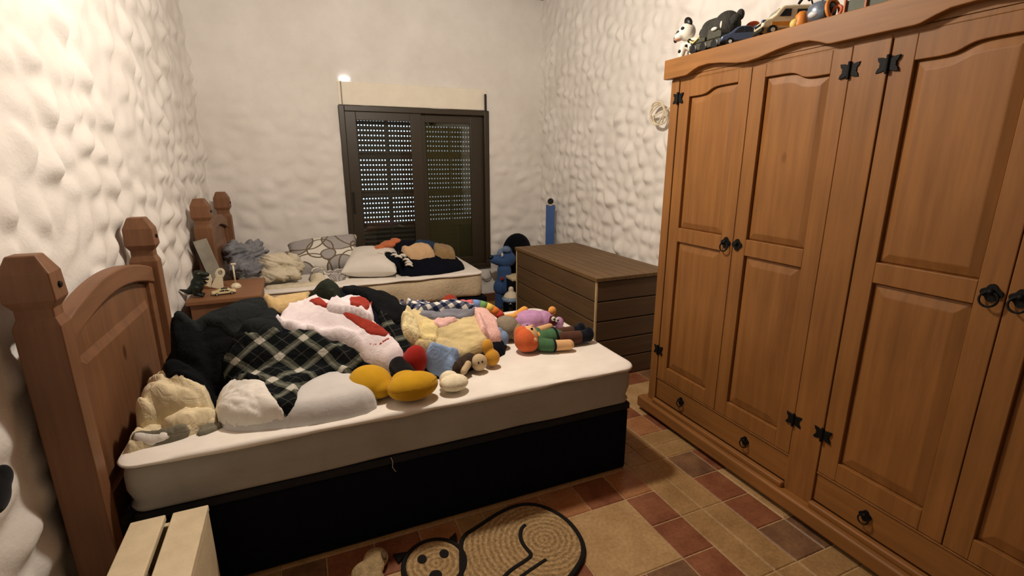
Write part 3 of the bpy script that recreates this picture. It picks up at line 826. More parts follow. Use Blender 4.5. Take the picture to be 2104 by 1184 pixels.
    return o
def settle(F, x, y, r=.03):
    """height of the pile around a point"""
    a = np.linspace(0, 2*PI, 12); return float(max(F.sample(x+r*np.cos(a), y+r*np.sin(a)).max(), F.sample(np.array([x]), np.array([y]))[0]))

# ---------------- near bed
CREAM = cloth('cream_quilt', (226, 212, 176), .12, 10); WHITEC = cloth('white_cotton', (228, 224, 216), .06, 10, wr=.16)
BLK = cloth('black_cloth', (14, 16, 19), .2, 9); NVY = cloth('navy_cloth', (15, 18, 30), .2, 9); CHAR = cloth('charcoal_cloth', (34, 38, 39), .2, 9)
OLIVE = cloth('olive_black', (38, 42, 34), .2, 12); TAN = cloth('tan_canvas', (196, 168, 118), .1, 12)
HOOD = cloth('pale_fleece', (232, 222, 226), .05, 8, wr=.2); RED = cloth('red_jersey', (160, 54, 40), .1, 12)
PLAID, GING, RINGS = plaid_mat(), gingham_mat(), loops_mat()
GREYC = cloth('grey_cotton', (120, 122, 132), .1, 12); KHAKI = cloth('pale_khaki', (212, 194, 144), .1, 9, wr=.25); YEL = cloth('pale_yellow', (226, 208, 148), .08, 9)
PINK = cloth('pale_pink', (232, 188, 180), .07, 10); BLUE = cloth('pale_blue', (140, 166, 206), .08, 10)
QP = cloth('quilt_stripe', (112, 108, 92), .2, 10)

def mound(pts, yf, yc, yb):
    px = [p[0] for p in pts]; ph = [p[1] for p in pts]
    def f(x, y):
        h = np.interp(x, px, ph); a = np.interp(x, [p[0] for p in yf], [p[1] for p in yf])
        t = np.clip((y-a)/(yc-a), 0, 1); b = np.clip((yb-y)/(yb-yc), 0, 1)
        return h*np.sin(PI/2*t)**.85*np.sin(PI/2*b)**.7
    return f
# cream quilt bunched up at the headboard
q = drape('quilt', B1, [(222, 930), (216, 890), (230, 850), (300, 830), (380, 830), (446, 850), (456, 872), (400, 892), (350, 908), (300, 920), (252, 934)], CREAM,
      'cream quilt bunched in a lump against the near headboard', 'quilt', thick=.022, fold=.035, ang=.9, fu=14, fv=9, seed=3, edge=.02, step=.008)
drape('upper_fold', B1, [(216, 872), (222, 815), (240, 778), (275, 762), (330, 764), (400, 780), (432, 800), (444, 846), (400, 862), (340, 868), (280, 880)], CREAM, parent=q, thick=.03, dome=.085, dpow=.75, fold=.045, ang=.9, fu=17, fv=8, seed=4, edge=.02, step=.008)
drape('rolled_fold', B1, [(330, 866), (380, 850), (440, 848), (452, 864), (430, 876), (380, 882), (340, 886)], CREAM, parent=q, thick=.03, fold=.02, ang=.3, fu=10, fv=20, seed=6, edge=.025, step=.008)
drape('quilt_border', B1, [(-.600, 1.846), (-.50, 1.846), (-.44, 1.866), (-.43, 1.880), (-.48, 1.880), (-.59, 1.866)], QP, 'dark striped folded edge', parent=q, world_poly=True, thick=.014, fold=.016, fu=40, seed=8, edge=.012, step=.006, round_=1)
drape('quilt_hem', B1, [(-.590, 1.846), (-.52, 1.845), (-.47, 1.860), (-.52, 1.858), (-.585, 1.857)], WHITEC, 'white folded strip', parent=q, world_poly=True, thick=.012, fold=.008, fu=50, fv=20, seed=9, edge=.008, step=.006)
drape('quilt_border', B1, [(400, 890), (440, 870), (466, 868), (456, 882), (412, 898)], QP, 'dark striped folded edge', parent=q, thick=.008, fold=.010, fu=40, fv=20, seed=19, edge=.008, step=.006)
# white pillow
pl = drape('pillow', B1, [(452, 884), (446, 836), (500, 795), (600, 780), (700, 786), (752, 800), (778, 824), (772, 846), (700, 864), (600, 880), (500, 890)], cloth('pillow_grey', (204, 202, 199), .05, 9, wr=.10),
      'flat white pillow at the near edge under the plaid shirt', 'pillow', thick=.060, dome=.035, dpow=.7, fold=.008, fu=7, fv=5, seed=11, edge=.050)
# the heap: dark clothes at the bottom
mp = [(-.62, .11), (-.52, .18), (-.42, .25), (-.30, .285), (-.12, .295), (.05, .31), (.14, .325), (.27, .30), (.38, .25), (.45, .205), (.60, .165), (.75, .14), (.86, .105), (.96, .075), (1.05, .03), (1.08, 0)]
heap = [(-.55, 2.22), (-.40, 2.15), (-.25, 2.10), (-.05, 2.06), (.15, 2.06), (.33, 1.99), (.55, 1.98), (.75, 2.04), (.92, 2.16), (.95, 2.42), (.80, 2.62), (.5, 2.70), (.1, 2.74), (-.3, 2.74), (-.55, 2.66)]
drape('clothes_heap', B1, heap, NVY, 'navy clothes at the bottom of the heap on the near bed', 'clothes', world_poly=True, thick=.010, edge=.02, fold=.014, ang=.5, fu=11, fv=6, seed=21,
      hfun=mound(mp, [(-.6, 2.20), (-.3, 2.10), (.2, 2.02), (.5, 1.96), (.8, 2.03), (1.0, 2.22)], 2.40, 2.76), soft=4)
drape('coat', B1, [(252, 760), (256, 738), (300, 705), (312, 672), (322, 652), (400, 634), (470, 617), (540, 607), (566, 640), (580, 690), (560, 705), (500, 720), (462, 748), (455, 785), (425, 805), (380, 785), (330, 770), (290, 764)], BLK,
      'black coat spread over the heap beside the near headboard', 'coat', thick=.012, fold=.024, ang=-.2, fu=5, fv=17, seed=35, edge=.018, soft=3, step=.008)
drape('dress', B1, [(345, 668), (420, 636), (500, 614), (556, 608), (575, 650), (585, 700), (552, 704), (500, 684), (430, 662), (390, 668)], CHAR,
      'charcoal dress with soft folds on top of the black coat', 'dress', thick=.008, fold=.022, ang=-.35, fu=5, fv=16, seed=37, edge=.012, step=.008)
drape('canvas_bag', B1, [(540, 610), (570, 594), (628, 583), (640, 600), (632, 622), (570, 640), (552, 634)], TAN, 'folded tan canvas bag at the back of the clothes heap', 'bag', thick=.024, fold=.012, fu=9, seed=41, edge=.012, round_=0)
drape('jacket', B1, [(700, 585), (745, 580), (790, 588), (806, 590), (818, 612), (830, 650), (822, 672), (790, 665), (770, 640), (745, 610), (706, 606)], BLK,
      'black jacket lying over the top of the heap behind the hoodie', 'jacket', thick=.014, fold=.024, ang=.8, fu=10, fv=8, seed=43, edge=.015)
drape('vest', B1, [(440, 848), (445, 812), (500, 788), (545, 792), (556, 812), (574, 838), (590, 862), (560, 866), (520, 880), (470, 884)], WHITEC, 'crumpled white vest under the plaid shirt on the pillow', 'vest', thick=.008, fold=.034, ang=-.5, fu=8, fv=20, seed=51, edge=.012, step=.006)
drape('plaid_shirt', B1, [(456, 745), (470, 718), (530, 690), (560, 672), (620, 688), (680, 690), (735, 702), (752, 736), (712, 770), (688, 758), (640, 780), (612, 800), (610, 830), (590, 864), (572, 832), (548, 800), (540, 784), (500, 786), (462, 790)], PLAID,
      'black and white plaid shirt with its tail hanging over the pillow', 'shirt', thick=.010, fold=.034, ang=.7, fu=12, fv=7, seed=47, uvang=.62, step=.007, edge=.010)
drape('plaid_scarf', B1, [(775, 645), (800, 650), (835, 690), (850, 728), (842, 745), (826, 745), (810, 700), (780, 668)], PLAID, 'strip of dark plaid cloth right of the pale hoodie', 'scarf', thick=.014, fold=.02, ang=1.0, fu=14, seed=53, uvang=.2, step=.008, edge=.012)
hd = drape('hoodie', B1, [(562, 650), (580, 628), (630, 618), (668, 612), (690, 628), (735, 645), (770, 668), (800, 688), (826, 716), (832, 742), (818, 764), (800, 772), (770, 752), (735, 724), (680, 696), (620, 682), (578, 668)], HOOD,
      'pale pink fleece hoodie with red panels across the heap', 'hoodie', thick=.026, fold=.026, ang=.55, fu=6, fv=13, seed=61, edge=.03, step=.008)
drape('red_panel', B1, [(692, 636), (716, 638), (740, 648), (770, 664), (803, 688), (792, 693), (762, 688), (738, 672), (712, 654)], RED, 'red side panel', parent=hd, thick=.004, fold=.006, fu=12, seed=63, edge=.006, step=.006, round_=0)
drape('hood', B1, [(670, 640), (674, 624), (705, 614), (752, 624), (768, 642), (768, 662), (748, 656), (720, 644), (694, 646)], HOOD, parent=hd, thick=.018, fold=.030, ang=.4, fu=16, seed=65, edge=.012, step=.007)
drape('red_lining', B1, [(634, 618), (658, 612), (676, 622), (668, 634), (650, 628)], RED, 'red lining', parent=hd, thick=.006, fold=.006, seed=67, edge=.008, step=.006, round_=0)
drape('red_lining', B1, [(718, 612), (742, 612), (764, 618), (760, 632), (738, 632), (720, 628)], RED, 'red lining', parent=hd, thick=.006, fold=.008, fu=20, seed=69, edge=.008, step=.006, round_=0)
drape('seam', B1, [(758, 706), (778, 708), (802, 694), (804, 697), (780, 711), (760, 709)], RED, 'thin red seam', parent=hd, thick=.003, fold=.002, seed=70, edge=.005, step=.005, round_=0)
drape('hooded_jacket', B1, [(634, 608), (660, 585), (685, 569), (694, 585), (703, 606), (690, 614), (660, 612)], OLIVE, 'olive black hooded jacket peaking at the top of the heap', 'jacket', thick=.010, dome=.055, dpow=1.3, fold=.02, fu=12, seed=71, edge=.012, round_=0)
# right half of the heap
drape('trousers', B1, [(824, 660), (840, 645), (870, 652), (900, 645), (968, 645), (990, 668), (1008, 716), (985, 728), (948, 742), (915, 738), (880, 725), (845, 712), (830, 690)], KHAKI,
      'pale khaki trousers folded under the checked shirt', 'trousers', thick=.026, fold=.036, ang=.15, fu=5, fv=13, seed=73, edge=.02, step=.008)
drape('blouse', B1, [(822, 662), (830, 652), (842, 640), (856, 662), (866, 690), (858, 706), (836, 700), (826, 684)], cloth('leaf_print', (222, 208, 160), .3, 40), 'small cream blouse with an upturned collar at the left of the trousers', 'blouse', thick=.012, fold=.045, ang=1.2, fu=30, fv=8, seed=75, step=.006, edge=.010)
drape('shorts', B1, [(866, 662), (890, 662), (902, 672), (896, 706), (872, 700), (862, 690)], YEL, 'pale yellow folded shorts on the khaki trousers', 'shorts', thick=.010, fold=.016, fu=14, seed=77, edge=.008, round_=0, step=.007)
drape('undershirt', B1, [(888, 656), (930, 654), (945, 660), (905, 674), (893, 670)], PINK, 'pink undershirt peeking out under the grey lining of the checked shirt', 'undershirt', thick=.008, fold=.014, fu=18, seed=79, edge=.008, step=.006)
drape('pink_shirt', B1, [(968, 640), (985, 634), (1005, 650), (1024, 680), (1034, 704), (1012, 704), (990, 690), (982, 664)], PINK, 'pale pink shirt hanging down the right end of the heap', 'shirt', thick=.022, fold=.028, ang=1.0, fu=14, fv=6, seed=81, edge=.02, step=.007)
gs = drape('checked_shirt', B1, [(816, 602), (850, 614), (900, 616), (950, 614), (972, 620), (978, 634), (960, 640), (920, 645), (885, 640), (860, 644), (830, 626)], GING,
      'navy and white checked shirt folded on top of the heap', 'shirt', thick=.022, fold=.036, ang=.5, fu=14, fv=12, seed=83, uvang=.5, edge=.018, step=.007)
drape('grey_lining', B1, [(858, 644), (900, 641), (962, 636), (978, 632), (974, 646), (950, 654), (900, 656), (870, 652)], GREYC, 'plain grey inside of the shirt', parent=gs, thick=.008, fold=.012, seed=85, edge=.010, step=.007)
drape('blue_shorts', B1, [(872, 742), (884, 726), (918, 734), (948, 738), (944, 768), (936, 782), (905, 776), (886, 770), (874, 758)], BLUE, 'pale blue cotton shorts under the khaki trousers', 'shorts', thick=.085, fold=.03, ang=.2, fu=20, fv=6, seed=87, edge=.045, step=.007)

# ---------------- far bed
GREYB = cloth('grey_blanket', (128, 130, 136), .25, 12); OFFW = cloth('off_white', (214, 204, 180), .08, 10); ORG = cloth('rust_orange', (196, 112, 70), .08, 10)
JEAN = cloth('jean_blue', (46, 62, 86), .12, 20); BEI = cloth('sand_beige', (206, 172, 132), .08, 10); KBAG = cloth('khaki_bag', (150, 124, 84), .1, 12)
DARKN = cloth('midnight_knit', (10, 13, 24), .2, 12)
def oval(cx, cy, rx, ry, rot=0, n=18, w=.10, s=1):
    rnd = random.Random(s); o = []
    for i in range(n):
        a = 2*PI*i/n; k = 1+w*(rnd.random()-.5)*2; x, y = rx*k*math.cos(a), ry*k*math.sin(a)
        o.append((cx+x*math.cos(rot)-y*math.sin(rot), cy+x*math.sin(rot)+y*math.cos(rot)))
    return o
def bundle(name, label, cat, ells, mat, vox=.008, disp=.05, fa=24, fl=5, tilt=.3, seed=0):
    """crumpled bundle of cloth: lumps fused into one skin, then wrinkled by long folds"""
    mb = MB()
    for c, r in ells: mb.ell(c, r)
    cx = sum(c[0] for c, r in ells)/len(ells); cy = sum(c[1] for c, r in ells)/len(ells); zb = min(c[2]-r[2] for c, r in ells)
    o = build(name, mb, mat, off=(cx, cy, zb), voxel=vox, relax=4)
    bpy.context.view_layer.update()
    dg = bpy.context.evaluated_depsgraph_get()
    me = bpy.data.meshes.new_from_object(o.evaluated_get(dg)); o.modifiers.clear(); o.data = me
    n = len(me.vertices); co = np.zeros(n*3); no = np.zeros(n*3)
    me.vertices.foreach_get('co', co); me.vertices.foreach_get('normal', no); co = co.reshape(-1, 3); no = no.reshape(-1, 3)
    a = co[:, 2]+tilt*co[:, 0]; b = co[:, 0]-tilt*co[:, 2]+.7*co[:, 1]
    h = crumple(a+.25*co[:, 1], b, 0, fa, fl, seed)-.45+.35*(fbm(b*7, a*7, seed+8)-.5)
    co = co+no*(disp*h)[:, None]
    co[:, 2] = np.maximum(co[:, 2], min(0.0, .563-zb) if zb < .563 else 0)
    me.vertices.foreach_set('co', co.ravel())
    if not me.materials: me.materials.append(mat)
    me.polygons.foreach_set('use_smooth', [True]*len(me.polygons)); me.update()
    tag(o, label, cat); return o
def cushion(name, label, c, L, Wd, T, rot, mat, uvs=1.0, n=36):
    """a sewn pillow: plump middle, thin edges, pinched corners"""
    R = Euler(rot).to_matrix(); c = Vector(c); vs = []; uvl = []
    for sgn in (1, -1):
        for i in range(n+1):
            for j in range(n+1):
                u = -1+2*i/n; v = -1+2*j/n
                x = u*L/2*(1-.07*(1-v*v)*u*u); y = v*Wd/2*(1-.07*(1-u*u)*v*v)
                e = max(0, (1-u**4)*(1-v**4)); w = float(fbm(np.array([u*2.2+5*sgn]), np.array([v*2.2]), 7)[0]-.5)
                z = sgn*(T/2*e**.45*(1+.25*w)+.003)
                vs.append(c+R @ Vector((x, y, z))); uvl.append((x*uvs, y*uvs))
    m = (n+1)**2; I = lambda k, i, j: k*m+i*(n+1)+j; fs = []
    for i in range(n):
        for j in range(n):
            fs += [(I(0, i, j), I(0, i+1, j), I(0, i+1, j+1), I(0, i, j+1)), (I(1, i, j), I(1, i, j+1), I(1, i+1, j+1), I(1, i+1, j))]
        fs += [(I(0, i, 0), I(1, i, 0), I(1, i+1, 0), I(0, i+1, 0)), (I(0, i, n), I(0, i+1, n), I(1, i+1, n), I(1, i, n)),
               (I(0, 0, i), I(0, 0, i+1), I(1, 0, i+1), I(1, 0, i)), (I(0, n, i), I(1, n, i), I(1, n, i+1), I(0, n, i+1))]
    o = build(name, MB().add(vs, fs), mat, off=c, smooth=True)
    me = o.data; uv = me.uv_layers.new(name='UVMap'); li = np.zeros(len(me.loops), int); me.loops.foreach_get('vertex_index', li)
    uv.data.foreach_set('uv', np.array(uvl)[li].ravel())
    tag(o, label, 'pillow'); return o
g_ = lambda px, py, y: at(px, py, 'y', y)
bundle('blanket', 'crumpled grey blanket piled against the far headboard', 'blanket', [(g_(486, 522, 4.34), (.10, .16, .115)), (g_(515, 522, 4.34), (.13, .16, .10)), (g_(492, 548, 4.22), (.11, .12, .07)), (g_(520, 552, 4.2), (.09, .10, .07))], GREYB, disp=.085, fa=26, fl=6, tilt=-.35, seed=5)
bundle('sheet', 'crumpled cream sheet beside the grey blanket', 'sheet', [(g_(565, 545, 4.22), (.13, .12, .10)), (g_(598, 548, 4.25), (.10, .12, .10)), (g_(575, 565, 4.12), (.15, .10, .05))], OFFW, disp=.07, fa=30, fl=7, tilt=.5, seed=9)
drape('cushion_cover', B2, oval(.09, 4.13, .065, .10, .2, s=6), OFFW, 'plain cream cushion cover right of the crumpled sheet', 'cover', world_poly=True, thick=.02, dome=.06, dpow=.6, fold=.02, seed=94, edge=.03)
cushion('pillow', 'patterned pillow with ring outlines at the back of the far bed', (.165, 4.585, .688), .60, .40, .19, (.62, -.10, -.10), RINGS, 1.0)
drape('patterned_sheet', B2, [(.00, 4.18), (.10, 4.06), (.30, 4.08), (.36, 4.25), (.34, 4.42), (.05, 4.38)], RINGS, 'patterned sheet crumpled in front of the ring pillow', 'sheet', world_poly=True, thick=.015, fold=.05, ang=.3, fu=14, fv=8, seed=97, edge=.03, uvs=2.2)
drape('white_sheet', B2, [(-.34, 4.02), (-.05, 4.00), (.14, 4.02), (.06, 4.10), (-.2, 4.12)], OFFW, 'flat cream sheet edge in front of the crumpled bedding', 'sheet', world_poly=True, thick=.010, fold=.022, ang=.3, fu=7, fv=12, seed=98, edge=.02)
cushion('pillow', 'plain white pillow in the middle of the far bed', (.545, 4.295, .665), .44, .54, .15, (.17, .02, -.28), plain('pillow_grey_white', (224, 219, 210), .95, .03, 8, .15, .003, spec=.05))
mp2 = [(.60, .10), (.68, .20), (.80, .225), (.95, .20), (1.10, .165), (1.25, .10), (1.34, .03)]
drape('throw', B2, [(.77, 4.00), (.90, 3.985), (1.08, 3.985), (1.28, 4.06), (1.33, 4.16), (1.31, 4.45), (1.18, 4.66), (.9, 4.74), (.74, 4.70), (.70, 4.5), (.77, 4.2)], DARKN, 'midnight blue knitted throw heaped at the foot of the far bed', 'throw', world_poly=True, thick=.012, fold=.022, ang=.6, fu=8, fv=5, seed=101,
      hfun=mound(mp2, [(.6, 4.05), (.8, 3.99), (1.1, 3.99), (1.33, 4.07)], 4.45, 4.76), soft=3)
drape('jeans', B2, [(848, 500), (872, 497), (902, 500), (916, 508), (893, 514), (862, 508)], JEAN, 'folded blue jeans at the back of the dark throw', 'jeans', thick=.03, fold=.012, seed=103, edge=.03)
drape('canvas_pouch', B2, [(890, 512), (925, 507), (935, 514), (936, 533), (908, 532), (893, 524)], KBAG, 'khaki canvas pouch at the right of the dark throw', 'pouch', thick=.06, fold=.01, seed=105, edge=.03, round_=0)
sw = drape('sweater', B2, [(814, 526), (830, 517), (858, 509), (880, 509), (893, 519), (894, 529), (865, 534), (838, 533)], BEI, 'sand beige sweater folded on the dark throw', 'sweater', thick=.045, fold=.03, ang=.2, fu=8, fv=10, seed=107, edge=.04)
drape('ruffled_top', B2, [(779, 516), (794, 505), (808, 505), (812, 519), (795, 526)], cloth('ruffle_cream', (206, 192, 150), .15, 30), 'small ruffled cream top below the rust orange shirt', 'top', thick=.02, fold=.045, ang=.8, fu=24, fv=8, seed=109, edge=.02, step=.008)
bundle('orange_shirt', 'rust orange shirt on top of the far clothes pile', 'shirt', [(g_(800, 501, 4.42), (.085, .08, .034)), (g_(812, 496, 4.43), (.050, .08, .034)), (g_(779, 510, 4.40), (.050, .06, .028))], ORG, vox=.007, disp=.02, fa=22, fl=8, seed=3)
B2.h = np.where((np.abs(B2.X-.545) < .19) & (np.abs(B2.Y-4.295) < .23), np.maximum(B2.h, .70), B2.h)
sc = drape('fringed_scarf', B2, [(753, 519), (775, 514), (800, 526), (815, 526), (836, 535), (848, 550), (838, 565), (820, 566), (822, 555), (800, 541), (778, 527)], DARKN, 'dark scarf with rows of white tassels beside the white pillow', 'scarf', thick=.022, fold=.02, ang=.6, fu=10, seed=113, edge=.02)
TAS = cloth('tassel_white', (226, 220, 206), .06, 30)
for k, (px, py) in enumerate(((812, 526), (820, 533), (829, 531), (828, 540), (836, 538), (841, 545), (842, 553), (784, 523), (800, 519))):
    x, y = B2.march(px, py); z = settle(B2, x, y, .01)
    t = build('tassel', MB().tube([(x-sc['ox']+dx, y-sc['oy']+dy, z-sc['oz']+dz) for dx, dy, dz in ((-.030, .02, 0), (-.015, 0, .012), (.006, -.014, .010), (.022, -.02, -.006))], [.007, .010, .010, .006], 8), TAS, parent=sc, smooth=True)

# ================================================================== TOYS AND SMALL THINGS
cloth_garment = cloth
def cloth(name, c, var=.1, scale=18, weave=0, rough=.95):
    return plain(name, c, rough, var, scale, .25, .003, spec=.06, sheen=.1)
SKIN = cloth('doll_skin', (222, 178, 128), .08, 20); HAIR = cloth('orange_hair', (204, 100, 58), .10, 20)
GRN = cloth('doll_green', (72, 110, 76), .12, 25); BRN = cloth('doll_brown', (86, 58, 46), .15, 25); BOOT = cloth('doll_boot', (20, 24, 32), .15, 20)
MUST = cloth('mustard_felt', (198, 152, 36), .07, 14); BLKP = cloth('black_plush', (18, 18, 20), .2, 30); REDP = cloth('red_plush', (156, 42, 36), .1, 16)
FUZ = plain('cream_fuzz', (240, 230, 200), 1, .12, 40, .5, .008, spec=.05); LIL = plain('lilac_fuzz', (204, 156, 200), 1, .16, 40, .6, .010, spec=.05)
GRYF = plain('grey_fuzz', (150, 140, 122), 1, .15, 40, .6, .010, spec=.05); APR = cloth('apricot_felt', (226, 164, 84), .08, 20)
WHT = plain('toy_white', (226, 222, 210), .5, .05, 20, .05); BKT = plain('toy_black', (22, 22, 24), .4, .1, 20, .05)
def capsule_mb(p, q, r0, r1=None, n=8): return MB().cap(p, q, r0, r1, n)
def P(px, py, z): return at(px, py, 'z', z)
ZM = .563
# ---- red-haired doll lying on its back, feet towards the foot of the bed
def doll():
    T = Thing('doll', 'red-haired doll in a green tunic lying on its back on the mattress', 'doll', (1.15, 2.12, ZM))
    hc = Vector((.992, 2.120, ZM+.062))
    T.part('head', MB().ell(hc+Vector((.018, .012, .004)), (.050, .056, .060)), SKIN, smooth=True)
    hair = MB().ell(hc+Vector((-.012, -.004, -.002)), (.052, .066, .061)).ell(hc+Vector((.006, -.018, -.012)), (.050, .052, .048)).ell(hc+Vector((-.016, .02, .022)), (.040, .045, .043))
    T.part('hair', hair, HAIR, voxel=.005, relax=3)
    fc = T.part('nose', MB().ell(hc+Vector((.034, .012, .060)), (.010, .009, .009)), SKIN, smooth=True)
    for dy in (-.016, .038): T.part('eye', MB().ell(hc+Vector((.022, dy, .058)), (.007, .006, .005)), BOOT, smooth=True)
    T.part('ear', MB().ell(hc+Vector((.022, -.052, .006)), (.014, .010, .016)), SKIN, smooth=True)
    T.part('tunic', MB().cap((1.075, 2.13, ZM+.045), (1.150, 2.135, ZM+.045), .043, .048).ell((1.06, 2.13, ZM+.045), (.028, .060, .036)).ell((1.185, 2.14, ZM+.040), (.034, .055, .036)), GRN, voxel=.005, relax=3)
    T.part('collar', MB().ell((1.052, 2.130, ZM+.068), (.026, .030, .016), (0, -.5, 0)), APR, smooth=True)
    T.part('belt', MB().lathe([(.050, -.006), (.0525, 0), (.050, .006)], 20, Matrix.Translation((1.158, 2.136, ZM+.0455)) @ Matrix.Rotation(PI/2, 4, 'Y')), BOOT, smooth=True)
    s = T.part('sleeve', capsule_mb((1.065, 2.075, ZM+.038), (1.100, 2.060, ZM+.034), .034, .033), GRN, voxel=.005, relax=2)
    T.part('cuff', MB().lathe([(.031, -.005), (.034, 0), (.031, .005)], 18, Matrix.Translation((1.116, 2.056, ZM+.033)) @ Matrix.Rotation(PI/2, 4, 'Y') @ Matrix.Rotation(.15, 4, 'X')), BOOT, parent=s, smooth=True)
    T.part('forearm', capsule_mb((1.120, 2.056, ZM+.031), (1.195, 2.040, ZM+.030), .029, .027), SKIN, voxel=.005, relax=2)
    s = T.part('sleeve', capsule_mb((1.075, 2.185, ZM+.05), (1.10, 2.225, ZM+.05), .030, .027), GRN, voxel=.005, relax=2)
    T.part('forearm', capsule_mb((1.105, 2.23, ZM+.052), (1.205, 2.275, ZM+.05), .024, .020), SKIN, voxel=.005, relax=2)
    for y0, y1 in ((2.112, 2.105), (2.17, 2.185)):
        l = T.part('trouser_leg', capsule_mb((1.19, y0, ZM+.038), (1.290, y1, ZM+.036), .037, .034), BRN, voxel=.005, relax=2)
        T.part('boot', capsule_mb((1.300, y1, ZM+.035), (1.345, y1, ZM+.037), .034, .033).ell((1.352, y1, ZM+.042), (.026, .032, .041)), BOOT, parent=l, voxel=.005, relax=2)
doll()
def lilac():
    T = Thing('plush_creature', 'lilac fluffy plush creature with orange paws lying behind the doll', 'plush toy', (1.17, 2.44, ZM))
    T.part('body', MB().ell((1.155, 2.42, ZM+.055), (.095, .075, .055)).ell((1.075, 2.44, ZM+.045), (.05, .05, .045)).ell((1.235, 2.41, ZM+.05), (.055, .060, .050)).ell((1.12, 2.37, ZM+.03), (.05, .035, .03)), LIL, voxel=.006, relax=2)
    f = T.part('muzzle', MB().ell((1.270, 2.365, ZM+.048), (.034, .026, .032)), cloth('plum', (78, 34, 44), .1, 20), smooth=True)
    for x, z in ((1.262, .070), (1.285, .060)):
        e = T.part('eye', MB().ell((x, 2.338, ZM+z), (.013, .008, .013)), WHT, smooth=True, parent=f)
        T.part('pupil', MB().ell((x+.003, 2.331, ZM+z-.002), (.006, .005, .006)), BKT, smooth=True, parent=f)
    T.part('ear', MB().ell((1.315, 2.37, ZM+.03), (.028, .03, .035)), LIL, smooth=True)
    T.part('paw', MB().ell((1.305, 2.435, ZM+.085), (.024, .022, .026)), APR, smooth=True)
    T.part('paw', capsule_mb((1.09, 2.49, ZM+.065), (1.16, 2.51, ZM+.085), .020, .024), APR, voxel=.005, relax=2)
lilac()
def greyplush():
    T = Thing('plush_animal', 'grey fuzzy plush animal with a beige edge at the end of the heap', 'plush toy', (.98, 2.31, ZM))
    T.part('body', MB().ell((.965, 2.32, ZM+.065), (.07, .075, .065)).ell((.94, 2.36, ZM+.05), (.06, .06, .05)), GRYF, voxel=.006, relax=2)
    T.part('belly', MB().ell((1.005, 2.285, ZM+.048), (.045, .055, .047)), plain('beige_fuzz', (190, 160, 120), 1, .15, 40, .8, .015, spec=.05), smooth=True)
    T.part('blue_scarf', MB().ell((.895, 2.215, ZM+.045), (.036, .04, .045), (.2, .3, 0)).ell((.885, 2.225, ZM+.078), (.020, .022, .030)), cloth('scarf_blue', (124, 150, 184), .1, 20), voxel=.005, relax=2)
greyplush()
def rainbow():
    cols = [(206, 110, 110), (120, 150, 200), (112, 160, 96), (226, 196, 96), (216, 122, 52), (190, 66, 54)]
    T = Thing('plush_leg_toy', 'plush toy leg in rainbow stripes with a yellow foot behind the pink shirt', 'plush toy', (.96, 2.46, ZM))
    pts = [Vector(p) for p in ((.800, 2.50, ZM+.165), (.835, 2.49, ZM+.168), (.872, 2.48, ZM+.162), (.905, 2.47, ZM+.150), (.938, 2.46, ZM+.132), (.965, 2.45, ZM+.110), (.985, 2.44, ZM+.088))]
    for i, c in enumerate(cols):
        T.part('stripe', MB().tube([pts[i], pts[i].lerp(pts[i+1], .5)+Vector((0, 0, .001)), pts[i+1]], .024, 16), cloth('rainbow_%d' % i, c, .05, 20), smooth=True)
    T.part('thigh', capsule_mb((.78, 2.50, ZM+.155), (.83, 2.50, ZM+.05), .04, .06), cloth('rainbow_0', cols[0]), voxel=.006, relax=2)
    T.part('foot', MB().cap((.985, 2.44, ZM+.070), (1.06, 2.43, ZM+.082), .028, .020).ell((.985, 2.45, ZM+.036), (.030, .032, .036)), APR, voxel=.005, relax=3)
rainbow()
def shoes():
    T = Thing('stuffed_toy', 'half-buried stuffed toy with big mustard yellow shoes and red shorts', 'plush toy', (.33, 1.90, ZM))
    a = T.part('shoe', MB().ell((.352, 1.830, ZM+.056), (.106, .072, .056), (0, 0, .12)).ell((.330, 1.872, ZM+.068), (.060, .050, .038), (0, 0, .1)), MUST, voxel=.006, relax=4)
    T.part('sole_seam', MB().tube([(.352+.0985*math.cos(t), 1.830+.0655*math.sin(t)+.012*math.cos(t), ZM+.066+.012*math.cos(t*1+.6)) for t in [PI*1.02+PI*.96*i/20 for i in range(21)]], .0022, 6), cloth('mustard_seam', (150, 112, 28), .05, 20), parent=a, smooth=True)
    T.part('shoe', MB().ell((.200, 1.930, ZM+.058), (.090, .085, .062), (.2, .25, -.3)).ell((.225, 1.900, ZM+.042), (.065, .060, .042)), MUST, voxel=.006, relax=4)
    T.part('leg', capsule_mb((.345, 1.925, ZM+.060), (.33, 2.00, ZM+.075), .044, .046), BLKP, voxel=.006, relax=2)
    T.part('shorts', MB().ell((.395, 2.00, ZM+.085), (.055, .055, .080), (.2, .2, .3)), REDP, smooth=True)
shoes()
